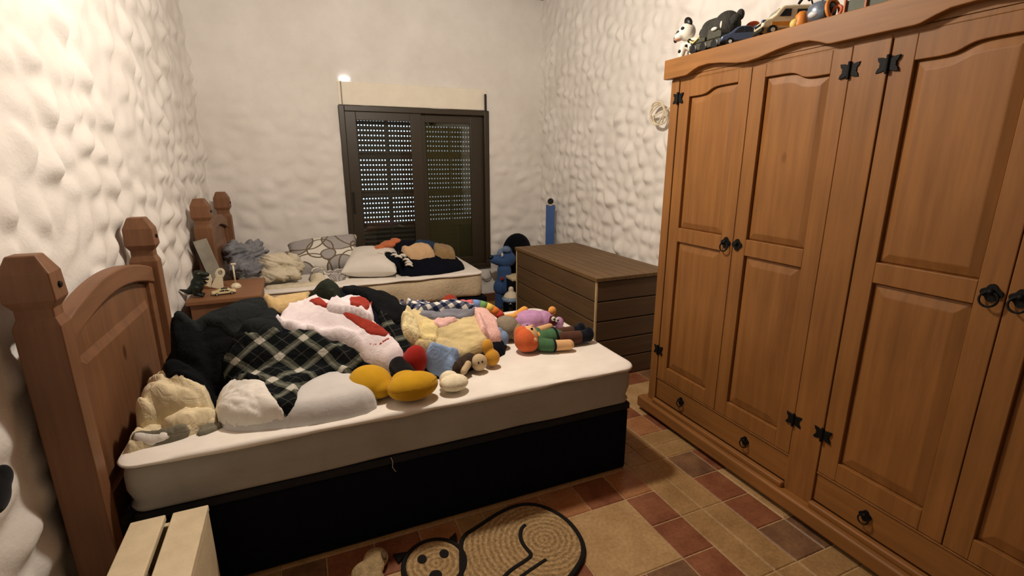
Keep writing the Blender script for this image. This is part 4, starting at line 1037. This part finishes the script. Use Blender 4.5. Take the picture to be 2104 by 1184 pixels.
def smalls():
    T = Thing('plush_foot_toy', 'cream fuzzy plush foot poking out under the blue shorts', 'plush toy', (.52, 1.855, ZM))
    T.part('foot', MB().ell((.525, 1.838, ZM+.034), (.062, .050, .034)), FUZ, smooth=True)
    T.part('ankle', MB().ell((.515, 1.875, ZM+.036), (.042, .04, .036)), FUZ, smooth=True)
    T = Thing('rag_doll', 'small rag doll with a beige head tucked under the khaki trousers', 'doll', (.67, 1.99, ZM))
    h = T.part('head', MB().ell((.690, 1.985, ZM+.040), (.038, .034, .040)), cloth('rag_beige', (196, 174, 138), .15, 30), smooth=True)
    for x, z in ((.676, .052), (.694, .054)): T.part('eye', MB().ell((x, 1.953, ZM+z), (.004, .003, .006)), BKT, parent=h, smooth=True)
    T.part('body', MB().cap((.655, 2.02, ZM+.045), (.60, 1.985, ZM+.035), .034, .036).ell((.575, 1.965, ZM+.035), (.028, .03, .035)), cloth('rag_brown', (58, 46, 38), .35, 40), voxel=.005, relax=2)
    T.part('arm', capsule_mb((.63, 1.965, ZM+.05), (.60, 1.94, ZM+.03), .016, .016), cloth('rag_beige', (196, 174, 138)), voxel=.004, relax=1)
    T = Thing('plush_foot_toy', 'mustard plush foot standing at the right end of the khaki trousers', 'plush toy', (.765, 2.04, ZM))
    T.part('foot', MB().ell((.765, 2.015, ZM+.040), (.037, .036, .040)).ell((.752, 2.04, ZM+.085), (.028, .028, .040)), cloth('amber_felt', (204, 150, 58), .08, 16), voxel=.005, relax=3)
smalls()

# ---- between the far bed and the chest
def corner_toys():
    BL = cloth('blue_plush', (62, 88, 134), .12, 18); BL2 = cloth('blue_plush_light', (110, 132, 164), .1, 18)
    Y = 4.60
    g = lambda px, py, y=Y: at(px, py, 'y', y)
    T = Thing('plush_animal', 'blue plush animal with a long snout and black nose by the window', 'plush toy', (g(1035, 600).x, Y, 0))
    c = g(1042, 535); s = g(1014, 533)
    T.part('head', MB().ell(c+Vector((0, .02, .01)), (.10, .09, .085)).cap(c+Vector((-.03, 0, 0)), s, .075, .045).ell(c+Vector((.0, .02, .08)), (.06, .06, .07)), BL, voxel=.008, relax=3)
    T.part('nose', MB().ell(g(1009, 529, Y-.01), (.030, .026, .024)), BKT, smooth=True)
    T.part('forelock', MB().ell(g(1040, 513, Y-.04), (.050, .03, .032), (0, .3, 0)).ell(g(1028, 519, Y-.02), (.03, .03, .04), (0, .5, 0)), BL2, voxel=.006, relax=2)
    T.part('eye', MB().ell(g(1032, 524, Y-.07), (.012, .01, .022)), WHT, smooth=True)
    b0, b1 = g(1036, 555), g(1036, 590)
    T.part('body', MB().cap(b0, b1, .075, .085).ell(g(1030, 590), (.085, .08, .09)), BL, voxel=.008, relax=3)
    for px in (1026, 1042):
        t = g(px, 595); t.z = .03; T.part('leg', capsule_mb(g(px, 592), t, .045, .050), BL, voxel=.008, relax=2)
    T.part('badge', MB().ell(g(1032, 573, Y-.085), (.018, .010, .020)), REDP, smooth=True)
    # black padded backpack behind it
    T = Thing('backpack', 'black rounded backpack behind the blue plush animal', 'backpack', (2.14, 4.74, 0))
    T.part('body', MB().ell((2.12, 4.79, .55), (.17, .075, .20)).ell((2.15, 4.79, .25), (.16, .075, .25)), cloth('black_nylon', (14, 16, 22), .2, 20), voxel=.012, relax=3)
    T.part('pocket', MB().ell((2.17, 4.72, .25), (.11, .04, .14)), cloth('black_nylon', (14, 16, 22)), smooth=True)
    # black carton with a pale lid
    T = Thing('box', 'black box with a pale lid beside the chest end', 'box', (2.02, 4.46, 0))
    T.part('box_body', MB().box(1.885, 2.16, 4.36, 4.58, 0, .335), plain('box_black', (16, 17, 20), .5), bevel=.005)
    T.part('lid', MB().box(1.880, 2.165, 4.355, 4.585, .336, .362), plain('box_cream', (216, 200, 164), .6), bevel=.005)
    T.part('side_label', MB().box(1.90, 2.10, 4.354, 4.359, .09, .17), plain('box_green', (36, 58, 40), .5))
    # money-box shaped like a feeding bottle
    bx, by = 1.800, 4.205
    T = Thing('bottle_jar', 'black jar with a white teat lid and pale blue rim on the floor', 'jar', (bx, by, 0))
    M = Matrix.Translation((bx, by, 0))
    T.part('jar', MB().lathe([(.060, .0), (.076, .008), (.080, .06), (.080, .165), (.072, .19)], 32, M), plain('jar_black', (14, 16, 20), .12, .1, 10, 0, spec=.6), smooth=True)
    T.part('rim', MB().lathe([(.076, .185), (.088, .195), (.090, .212), (.080, .222)], 32, M), plain('rim_blue', (128, 156, 190), .4), smooth=True)
    T.part('teat', MB().lathe([(.076, .221), (.072, .235), (.055, .258), (.034, .275), (.024, .287), (.026, .302), (.022, .318), (.010, .326)], 32, M), plain('teat_white', (226, 214, 188), .45), smooth=True)
    # height chart board against the right-hand wall
    base = Vector((2.335, 4.44)); ang = -.55
    T = Thing('height_chart', 'narrow blue wooden height chart leaning in the corner behind the chest', 'height chart', (base.x, base.y, 0), ang, local=True)
    T.part('board', MB().box(-.045, .045, -.006, .006, .0, 1.07), plain('chart_blue', (66, 96, 150), .5, .08, 10, .05), bevel=.003)
    T.part('top_disc', MB().lathe([(.030, -.008), (.030, .008)], 24, Matrix.Translation((0, -.002, 1.105)) @ Matrix.Rotation(PI/2, 4, 'X')), plain('chart_black', (20, 20, 22), .5))
    T.part('top_badge', MB().lathe([(.024, -.011), (.024, .0)], 20, Matrix.Translation((0, -.008, 1.085)) @ Matrix.Rotation(PI/2, 4, 'X')), plain('chart_cream', (214, 184, 142), .5))
    T.part('sticker', MB().lathe([(.016, -.009), (.016, -.002)], 16, Matrix.Translation((.004, -.002, .89)) @ Matrix.Rotation(PI/2, 4, 'X')), plain('chart_dim', (96, 112, 140), .5))
    # red cloth on the divan edge of the far bed is low between the beds
corner_toys()
rb = MB(); p0 = at(915, 613, 'y', 3.90)
drp = build('red_bag', MB().ell((p0.x, 3.80, .19), (.10, .07, .19)).ell((p0.x+.01, 3.80, .36), (.07, .05, .07)), cloth('red_bag', (184, 74, 54), .1, 14), off=(p0.x, 3.82, 0), voxel=.01, relax=2)
tag(drp, 'red cloth bag standing between the beds behind the checked shirt', 'bag')
# cable drooping from the wall below the window
cb = build('cable', MB().tube([at(px, py, 'y', 4.855) for px, py in ((1006, 556), (1009, 562), (1009, 568), (1005, 573), (998, 575), (990, 571))], .004, 6), plain('cable_grey', (110, 104, 92), .6), off=at(1005, 570, 'y', 4.855), smooth=True)
tag(cb, 'thin grey cable looping down below the window', 'cable')

# ---- nightstand things
def night():
    z = .683
    GD = plain('dino_green', (26, 36, 30), .4, .2, 40, .5); 
    T = Thing('dinosaur', 'dark green toy dinosaur with open jaws on the nightstand', 'toy', (-.625, 3.47, z))
    X, Y = -.625, 3.47
    body = MB().ell((X, Y, z+.075), (.036, .032, .050)).cap((X-.01, Y, z+.06), (X-.05, Y, z+.035), .034, .018).cap((X-.05, Y, z+.035), (X-.095, Y-.004, z+.055), .016, .005)
    body.cap((X+.005, Y, z+.10), (X+.012, Y, z+.135), .026, .024).ell((X+.016, Y, z+.145), (.030, .024, .022)).cap((X+.025, Y, z+.142), (X+.060, Y, z+.135), .020, .014)
    b = T.part('body', body, GD, voxel=.004, relax=2)
    T.part('lower_jaw', MB().cap((X+.022, Y, z+.118), (X+.060, Y, z+.106), .010, .008), GD, voxel=.003, relax=1)
    T.part('tongue', MB().cap((X+.026, Y, z+.124), (X+.056, Y, z+.113), .006, .005), plain('dino_tongue', (120, 110, 120), .4), smooth=True)
    T.part('eye', MB().ell((X+.020, Y-.022, z+.150), (.006, .004, .005)), plain('dino_eye', (120, 110, 70), .4), smooth=True)
    for dy in (-.024, .024):
        T.part('leg', MB().cap((X-.004, Y+dy, z+.06), (X-.014, Y+dy, z+.025), .022, .014).cap((X-.014, Y+dy, z+.025), (X+.022, Y+dy, z+.010), .012, .010), GD, voxel=.004, relax=1)
        T.part('arm', MB().cap((X+.028, Y+dy*.8, z+.092), (X+.050, Y+dy*.8, z+.080), .007, .005), GD, voxel=.003, relax=1)
    # grey board leaning on the wall
    g = [(.0, .0), (.085, .0), (.085, .30), (.0, .30)]
    M = Matrix.Translation((-.66, 3.79, z)) @ Matrix.Rotation(-.10, 4, 'X') @ Matrix.Rotation(-.24, 4, 'Y')
    M = Matrix.Translation((-.600, 3.80, z+.020)) @ Matrix.Rotation(-.24, 4, 'Y') @ Matrix.Rotation(-.05, 4, 'X')
    T = Thing('picture_board', 'tall narrow grey board leaning on the wall behind the toy dinosaur', 'board', (-.56, 3.80, z))
    T.part('board', MB().box(-.005, .078, 0, .012, 0, .285, M), plain('board_grey', (150, 146, 134), .7, .2, 8, .1), bevel=.002)
    T.part('back_edge', MB().box(-.012, -.0055, .002, .024, 0, .285, M), plain('board_dark', (24, 22, 20), .6))
    # white wooden ornament with a hole
    T = Thing('wooden_ornament', 'white cut-out wooden ornament standing by the toy dinosaur', 'ornament', (-.555, 3.62, z))
    M2 = Matrix.Translation((-.558, 3.66, z)) @ Matrix.Rotation(.35, 4, 'Y')
    WO = plain('ornament_white', (226, 216, 186), .5, .06, 16, .05)
    rg = [(0.0+.028*math.cos(2*PI*i/24), .105+.034*math.sin(2*PI*i/24)) for i in range(24)]; ri = [(.013*math.cos(2*PI*i/24), .108+.018*math.sin(2*PI*i/24)) for i in range(24)]
    h = MB(); n = 24
    for lo, hi in ((0, .018),):
        vs = [M2 @ Vector((p[0], lo, p[1])) for p in rg]+[M2 @ Vector((p[0], lo, p[1])) for p in ri]+[M2 @ Vector((p[0], hi, p[1])) for p in rg]+[M2 @ Vector((p[0], hi, p[1])) for p in ri]
        fs = []
        for i in range(n):
            j = (i+1) % n; fs += [(i, j, n+j, n+i), (2*n+i, 3*n+i, 3*n+j, 2*n+j), (i, 2*n+i, 2*n+j, j), (n+i, n+j, 3*n+j, 3*n+i)]
        h.add(vs, fs)
    T.part('ring', h, WO, bevel=.002)
    T.part('stem', MB().prism([(-.030, .0), (.032, .0), (.040, .02), (.022, .076), (-.018, .078), (-.026, .04)], 0, .018, 'y', M2), WO, bevel=.003)
    T.part('side_piece', MB().prism([(-.065, .004), (-.030, -.002), (-.034, .05), (-.052, .085), (-.070, .06)], 0, .016, 'y', M2), WO, bevel=.003)
    # small white stand
    x, y = -.438, 3.64; M = Matrix.Translation((x, y, z))
    T = Thing('small_stand', 'thin white stand with a small foot on the nightstand', 'stand', (x, y, z))
    T.part('foot', MB().lathe([(.032, 0), (.032, .012), (.020, .026), (.007, .030)], 8, M), WO, smooth=False)
    T.part('pole', MB().lathe([(.0055, .028), (.005, .155)], 10, M), WO, smooth=True)
    T.part('top_plate', MB().box(x-.012, x+.018, y-.008, y+.008, z+.154, z+.164), WO, bevel=.002)
night()

# ---- toy cars
def car(name, label, loc, rot, L, Wd, Hh, prof, win, col, group=None, wheel=.16, glass=(40, 44, 50), extra=None):
    T = Thing(name, label, 'toy car', loc, rot, local=True, group=group)
    bm_ = plain('paint_%d_%d_%d' % col, col, .3, .06, 14, 0, spec=.6)
    r = wheel*Hh
    pts = chaikin([(x*L, r*.7+z*(Hh-r*.7)) for x, z in prof], 1, True)
    b = T.part('body', MB().prism(pts, -Wd/2, Wd/2, 'y'), bm_, bevel=Wd*.09, seg=3)
    gm = plain('toy_glass_%d' % glass[0], glass, .15, .05, 10, 0, spec=.6)
    for w in win:
        q = [(x*L, r*.7+z*(Hh-r*.7)) for x, z in w]
        T.part('side_window', MB().prism(q, -Wd/2-.0012, -Wd/2+.004, 'y'), gm); T.part('side_window', MB().prism(q, Wd/2-.004, Wd/2+.0012, 'y'), gm)
    for x in (-.30, .31):
        for s in (-1, 1):
            M = Matrix.Translation((x*L, s*(Wd/2-.004), r)) @ Matrix.Rotation(PI/2, 4, 'X')
            wl = T.part('wheel', MB().lathe([(r*.7, -.007), (r, -.005), (r, .005), (r*.7, .007)], 18, M), BKT, smooth=False)
            T.part('hub', MB().lathe([(r*.45, -.008), (r*.45, .008)], 12, M), WHT, parent=wl)
    if extra: extra(T, L, Wd, Hh, r)
    return T
sedan = [(-.5, .1), (-.5, .48), (-.42, .55), (-.28, .60), (-.14, .95), (.05, 1.0), (.18, .92), (.32, .58), (.46, .46), (.5, .36), (.5, .08)]
swin = [[(-.20, .62), (-.11, .90), (.02, .92), (.02, .60)], [(.045, .60), (.045, .92), (.14, .86), (.24, .58)]]
def white_roof(T, L, Wd, Hh, r):
    T.part('dark_roof', MB().box(-.10*L, .16*L, -Wd*.36, Wd*.36, Hh*.97, Hh*1.03), BKT, bevel=.002)
car('toy_car', 'white toy car with a dark roof on the nightstand', (-.490, 3.480, .683), .18, .135, .055, .036, sedan, swin, (222, 206, 162), wheel=.24, extra=white_roof)
ZT = 2.0045
def van_extra(T, L, Wd, Hh, r):
    T.part('windscreen', MB().prism([(.285*L, .50*Hh), (.17*L, .90*Hh), (.155*L, .90*Hh), (.27*L, .50*Hh)], -Wd*.42, Wd*.42, 'y', Matrix.Translation((.012, 0, 0))), plain('toy_glass_120', (120, 110, 96), .2, .05, 10, 0, spec=.6))
    T.part('grille', MB().box(.497*L, .506*L, -Wd*.34, Wd*.34, Hh*.34, Hh*.43), BKT, bevel=.001)
    T.part('bumper', MB().box(.46*L, .515*L, -Wd*.5, Wd*.5, Hh*.13, Hh*.26), plain('bumper_dark', (44, 44, 34), .5), bevel=.003)
    for s in (-1, 1): T.part('side_stripe', MB().box(-.46*L, .34*L, s*Wd*.5-.0015, s*Wd*.5+.0015, Hh*.30, Hh*.44), plain('stripe_orange', (216, 150, 62), .4))
    for s in (-1, 1): T.part('headlight', MB().box(.44*L, .502*L, s*Wd*.40-.009, s*Wd*.40+.009, Hh*.42, Hh*.52), plain('light_blue', (70, 92, 130), .2), bevel=.002)
vanp = [(-.5, .12), (-.5, .92), (-.44, 1.0), (.12, 1.0), (.20, .93), (.32, .54), (.46, .46), (.5, .36), (.5, .12)]
vwin = [[(.02, .56), (.02, .84), (.13, .84), (.22, .56)], [(-.40, .56), (-.40, .82), (-.08, .82), (-.08, .56)]]
car('toy_van', 'white and orange toy ambulance van on the wardrobe top', (1.955, 1.630, ZT), PI*.84, .225, .100, .112, vanp, vwin, (238, 228, 196), wheel=.17, extra=van_extra)
car('toy_car', 'blue grey toy car beside the toy van on the wardrobe', (1.935, 1.835, ZT), PI*.82, .20, .08, .082, sedan, swin, (74, 88, 116), wheel=.20)
car('toy_car', 'yellow and black toy car behind the blue grey one', (2.10, 1.82, ZT), PI*.60, .20, .085, .128, [(-.5, .1), (-.5, .7), (-.3, .74), (-.2, 1), (.15, 1), (.28, .72), (.5, .62), (.5, .1)], [[(-.22, .76), (-.16, .95), (.10, .95), (.2, .74)]], (206, 184, 96), wheel=.2)
# ---- other things along the wardrobe top
def spot_dog():
    Y = 2.135; X = 1.90; z = ZT
    T = Thing('toy_dog', 'white toy dog with black spots and ears at the wardrobe corner', 'toy', (X, Y, z))
    b = T.part('body', MB().ell((X+.01, Y-.025, z+.060), (.040, .050, .036)).cap((X-.02, Y+.02, z+.06), (X-.025, Y+.028, z+.013), .018, .015).cap((X-.02, Y-.045, z+.05), (X-.022, Y-.045, z+.013), .020, .015).cap((X+.03, Y+.02, z+.06), (X+.03, Y+.028, z+.013), .018, .015).cap((X+.03, Y-.05, z+.05), (X+.03, Y-.055, z+.013), .020, .015), WHT, voxel=.004, relax=2)
    h = T.part('head', MB().ell((X, Y+.028, z+.128), (.042, .044, .042)).ell((X-.03, Y+.045, z+.108), (.026, .026, .020)), WHT, voxel=.004, relax=2)
    T.part('muzzle', MB().ell((X-.035, Y+.048, z+.096), (.020, .022, .010)), plain('muzzle_pink', (196, 156, 140), .5), smooth=True)
    T.part('ear', MB().ell((X-.005, Y+.092, z+.120), (.014, .016, .032), (.55, 0, 0)), BKT, parent=h, smooth=True)
    T.part('ear', MB().ell((X-.005, Y+.018, z+.172), (.014, .020, .030), (-.9, 0, 0)), BKT, parent=h, smooth=True)
    for dy, dz in ((.052, .135), (.022, .148)): T.part('eye', MB().ell((X-.040, Y+dy-.004, z+dz-.008), (.006, .010, .008)), BKT, parent=h, smooth=True)
    for x, y, zz, r in ((-.036, -.035, .072, .010), (-.036, .028, .035, .009), (-.030, -.058, .05, .008), (-.03, -.01, .055, .007)):
        T.part('spot', MB().ell((X+x, Y+y, z+zz), (.010, r, r)), BKT, parent=b, smooth=True)
spot_dog()
def dark_toys():
    DG = plain('charcoal_toy', (58, 58, 54), .8, .3, 30, .8, .01)
    X, z = 1.965, ZT
    T = Thing('plush_animal', 'dark grey plush animal sitting between the spotted dog and the cars', 'plush toy', (X, 2.01, z))
    b = T.part('body', MB().ell((X, 2.035, z+.085), (.07, .085, .085)).ell((X, 1.965, z+.115), (.06, .066, .070)).ell((X, 2.06, z+.125), (.05, .05, .045)).ell((X, 2.10, z+.112), (.035, .03, .035)), DG, voxel=.006, relax=2)
    T.part('ear', MB().ell((X, 1.890, z+.150), (.018, .018, .024)), DG, smooth=True)
    T.part('arm', capsule_mb((X, 1.94, z+.11), (X-.02, 1.895, z+.135), .026, .02), DG, voxel=.005, relax=2)
    T.part('claw', MB().ell((X-.056, 1.945, z+.115), (.006, .006, .016)), WHT, smooth=True)
    T = Thing('toy_truck', 'dark olive toy truck in front of the grey plush animal', 'toy car', (1.885, 1.985, z))
    OL = plain('truck_olive', (66, 66, 54), .6, .25, 30, .4)
    T.part('chassis', MB().box(1.850, 1.925, 1.885, 2.085, z+.012, z+.045), OL, bevel=.006)
    T.part('cab', MB().prism([(1.885, z+.046), (1.885, z+.070), (1.925, z+.092), (1.968, z+.092), (1.975, z+.046)], 1.853, 1.922, 'x'), OL, bevel=.005)
    T.part('cargo', MB().box(1.853, 1.922, 1.985, 2.08, z+.046, z+.066), OL, bevel=.004)
    T.part('trim', MB().tube([(1.849, 2.078, z+.064), (1.849, 2.055, z+.052), (1.849, 2.035, z+.062), (1.849, 2.015, z+.074)], .0045, 6), plain('trim_yellow', (226, 206, 140), .5), smooth=True)
    T.part('headlight', MB().ell((1.849, 1.925, z+.086), (.008, .018, .008)), WHT, smooth=True)
    for y in (1.915, 1.985, 2.05):
        for x in (1.852, 1.923): T.part('wheel', MB().lathe([(.016, -.007), (.022, -.005), (.022, .005), (.016, .007)], 16, Matrix.Translation((x, y, z+.022)) @ Matrix.Rotation(PI/2, 4, 'Y')), BKT)
    o = build('toy_ball', MB().ell((2.02, 1.895, z+.105), (.030, .030, .105)), plain('toy_red_orange', (206, 98, 52), .6), off=(2.02, 1.895, z), smooth=True)
    bpy.data.objects.remove(o)
    T = Thing('toy_figure', 'orange topped toy figure behind the dark truck', 'toy', (2.06, 1.90, z))
    T.part('body', MB().lathe([(.022, 0), (.024, .06), (.018, .085)], 16, Matrix.Translation((2.06, 1.90, z))), plain('toy_tan', (190, 160, 120), .6), smooth=True)
    T.part('cap', MB().ell((2.06, 1.90, z+.108), (.028, .038, .026)), plain('toy_red_orange', (206, 98, 52), .6), smooth=True)
dark_toys()
def bee():
    z = ZT; OR = plain('toy_orange', (214, 132, 54), .45, .1, 20, .05)
    T = Thing('toy_robot', 'silver blue toy insect with black feelers on the wardrobe top', 'toy', (1.90, 1.445, z))
    c = Vector((1.895, 1.435, z+.042))
    b = T.part('body', MB().ell(c, (.040, .050, .040), (.25, 0, 0)), plain('toy_steel', (120, 136, 154), .25, .2, 20, 0, metal=.4, spec=.6), smooth=True)
    T.part('visor', MB().ell(c+Vector((-.030, .004, -.010)), (.014, .022, .013)), plain('toy_chrome', (214, 220, 226), .15, .05, 10, 0, spec=.8), smooth=True)
    rc = c+Vector((-.004, -.054, -.006))
    T.part('rim', MB().tube([rc+Vector((.036*math.cos(2*PI*k/24), .25*.036*math.sin(2*PI*k/24), .036*math.sin(2*PI*k/24))) for k in range(24)], .007, 8, closed=True), OR, smooth=True)
    T.part('lens', MB().ell(rc+Vector((0, .012, 0)), (.030, .014, .030)), BKT, smooth=True)
    for dy in (.030, -.012):
        T.part('feeler', MB().tube([c+Vector((-.01, dy, .035)), c+Vector((-.012, dy+.010, .062)), c+Vector((-.014, dy+.030, .070)), c+Vector((-.016, dy+.048, .058)), c+Vector((-.016, dy+.056, .048))], [.003, .003, .004, .006, .005], 8), BKT, parent=b, smooth=True)
    T = Thing('toy_figure', 'small orange and yellow toy figure beside the toy van', 'toy', (1.90, 1.515, z))
    T.part('body', MB().lathe([(.026, 0), (.028, .02), (.022, .036), (.024, .05), (.012, .064)], 18, Matrix.Translation((1.90, 1.515, z))), OR, smooth=True)
    T.part('front', MB().ell((1.880, 1.53, z+.022), (.014, .018, .018)), plain('toy_yellow', (226, 196, 110), .5), smooth=True)
    T = Thing('toy_ring', 'orange toy ring lying at the foot of the toy insect', 'toy', (1.89, 1.365, z))
    T.part('ring', MB().tube([(1.885+.006*math.sin(2*PI*i/24), 1.365+.020*math.cos(2*PI*i/24), z+.025+.020*math.sin(2*PI*i/24)) for i in range(24)], .0055, 8, closed=True), plain('toy_coral', (200, 112, 76), .5), smooth=True)
    T = Thing('toy_crate', 'grey toy crate with orange posts on the wardrobe top', 'toy', (1.92, 1.24, z))
    T.part('panel', MB().box(1.885, 1.99, 1.175, 1.33, z+.004, z+.052), plain('crate_grey', (86, 90, 78), .6, .15, 20, .2), bevel=.003)
    for y in (1.172, 1.252, 1.327):
        T.part('post', MB().box(1.876, 1.886, y, y+.007, z, z+.066), plain('crate_copper', (176, 104, 66), .5), bevel=.001)
    T.part('top_rail', MB().box(1.876, 1.886, 1.172, 1.334, z+.058, z+.066), OR, bevel=.001)
    T = Thing('toy_block', 'dark red toy block row at the right of the grey crate', 'toy', (1.92, 1.09, z))
    T.part('block', MB().box(1.885, 1.96, 1.055, 1.145, z, z+.036), plain('block_maroon', (104, 58, 44), .6), bevel=.004)
    T.part('block', MB().box(1.885, 1.96, .985, 1.050, z, z+.028), plain('block_copper', (160, 96, 62), .6), bevel=.004)
bee()
# ---- coil of white cable hanging on the right wall
def coil():
    pts = []
    c = at(1352, 232, 'x', 2.385)
    for i in range(60):
        t = 2*PI*i/20+.3; k = i/60
        pts.append((2.375-.012*math.sin(i*.7), c.y+(.062+.02*k)*math.cos(t)-.03*k, c.z+(.075-.012*k)*math.sin(t)-.02*k))
    pts += [(2.38, c.y-.12, c.z+.02), (2.38, c.y-.20, c.z+.05), (2.38, c.y-.26, c.z+.06)]
    o = build('cable_coil', MB().tube(pts, .006, 8), plain('cable_white', (216, 204, 176), .5), off=c, smooth=True)
    tag(o, 'coil of white cable hanging on the wall beside the wardrobe', 'cable')
coil()
# ---- something black and soft hanging at the near left edge
ba = at(2, 985, 'x', -.735); bc = at(-8, 1015, 'x', -.735)
bb = build('black_strap_bag', MB().ell(ba, (.018, .040, .034)).ell(bc, (.020, .05, .05)), cloth('black_bag', (16, 17, 22), .2, 20), off=bc, voxel=.006, relax=3)
tag(bb, 'black cloth bag hanging on the left wall at the photo edge', 'bag')

# ---- straw rug in the shape of a cat
def rug():
    straw, nt, b = newmat('braided_straw')
    tc = N(nt, 'ShaderNodeTexCoord')
    w = N(nt, 'ShaderNodeTexWave', wave_type='RINGS', rings_direction='Z'); w.inputs['Scale'].default_value = 14; w.inputs['Distortion'].default_value = 2.5; w.inputs['Detail'].default_value = 3; w.inputs['Detail Scale'].default_value = 4
    nt.links.new(tc.outputs['Object'], w.inputs['Vector'])
    n = noise_tex(nt, 90, 4)
    mx = mth(nt, 'ADD', mth(nt, 'MULTIPLY', w.outputs['Fac'], .22), mth(nt, 'MULTIPLY', n, .8))
    nt.links.new(ramp(nt, mx, [(.25, lin((112, 88, 54))), (.55, lin((166, 136, 92))), (.85, lin((204, 176, 128)))]), b.inputs['Base Color'])
    b.inputs['Roughness'].default_value = .9; bump(nt, mx, b, .8, .010)
    ink = plain('rug_black', (30, 27, 25), .9, .25, 60, .8, .01)
    T = Thing('rug', 'cat-shaped braided straw rug with black outlines on the tiles', 'rug', (.62, 1.45, 0), local=True)
    ox, oy = .62, 1.45
    L2 = lambda pts: [(x-ox, y-oy) for x, y in pts]
    def pad(name, outline, z1, centre, label=None):
        out = dens(chaikin(L2(outline), 2, True), .015); cx, cy = centre[0]-ox, centre[1]-oy
        m = MB(); m.loft([[(x, y, 0) for x, y in out], [(x, y, z1*.7) for x, y in out], [(cx+(x-cx)*.97, cy+(y-cy)*.97, z1) for x, y in out]])
        # mesh origin at the braid centre so the braid rings run around it
        o = build(name, MBoff(m, (cx, cy, 0)), straw, T.o); o.location = (cx, cy, 0)
        if label: o['label'] = label
        return o
    def line(name, pts, r=.010, closed=False, parent=None):
        p = chaikin(L2(pts), 2, closed)
        return build(name, MB().tube([(x, y, .010) for x, y in p], r, 8, closed=closed), ink, parent or T.o, smooth=True)
    body = [(.470, 1.625), (.560, 1.655), (.650, 1.692), (.756, 1.715), (.850, 1.680), (.918, 1.565), (.925, 1.440), (.890, 1.350), (.800, 1.285), (.690, 1.235), (.56, 1.24), (.43, 1.30), (.40, 1.40), (.435, 1.50)]
    pad('body', body, .014, (.78, 1.48))
    line('outline', body, .011, True)
    head = [(.385+.11*math.cos(2*PI*i/16)-.045, 1.540+.115*math.sin(2*PI*i/16)) for i in range(16)]
    pad('head', head, .016, (.345, 1.535))
    line('outline', [(.34+.118*math.cos(2*PI*i/16), 1.540+.123*math.sin(2*PI*i/16)) for i in range(16)], .010, True)
    for x, y in ((.300, 1.573), (.385, 1.566)):
        build('eye', MB().lathe([(.018, .006), (.018, .018), (.012, .020)], 16, Matrix.Translation((x-ox, y-oy, 0)) @ Matrix.Scale(1.25, 4, (0, 1, 0))), ink, T.o)
    build('nose', MB().lathe([(.024, .006), (.024, .018), (.016, .020)], 16, Matrix.Translation((.328-ox, 1.478-oy, 0))), ink, T.o)
    line('tail_line', [(.742, 1.585), (.715, 1.570), (.690, 1.520), (.690, 1.470), (.700, 1.425), (.660, 1.41), (.590, 1.392), (.545, 1.365)], .010)
    line('leg_line', [(.738, 1.385), (.690, 1.372), (.630, 1.355), (.58, 1.335)], .009)
    for a, b_, c in (((.425, 1.640), (.462, 1.665), (.452, 1.610)), ((.215, 1.600), (.200, 1.650), (.262, 1.638))):
        build('ear', MB().prism(L2([a, b_, c]), .002, .014, 'z'), ink, T.o, bevel=.004)
def MBoff(m, off):
    r = MB(); r.v = [(v[0]-off[0], v[1]-off[1], v[2]-off[2]) for v in m.v]; r.f = m.f; r.mi = m.mi; return r
rug()
def slipper():
    T = Thing('slipper', 'pale fuzzy slipper on the floor between the rug and the bed', 'slipper', (.12, 1.625, 0))
    F2 = plain('slipper_fuzz', (226, 196, 146), 1, .2, 40, 1.0, .02, spec=.05)
    T.part('upper', MB().ell((.135, 1.630, .030), (.048, .050, .030)).ell((.10, 1.585, .030), (.060, .045, .032)).ell((.10, 1.53, .026), (.055, .06, .028)), F2, voxel=.006, relax=2)
    T.part('opening', MB().ell((.165, 1.615, .050), (.012, .022, .010), (0, .6, 0)), plain('slipper_dark', (92, 70, 50), .9), smooth=True)
slipper()
for o in bpy.data.objects:
    for k in ('ox', 'oy', 'oz'):
        if k in o: del o[k]
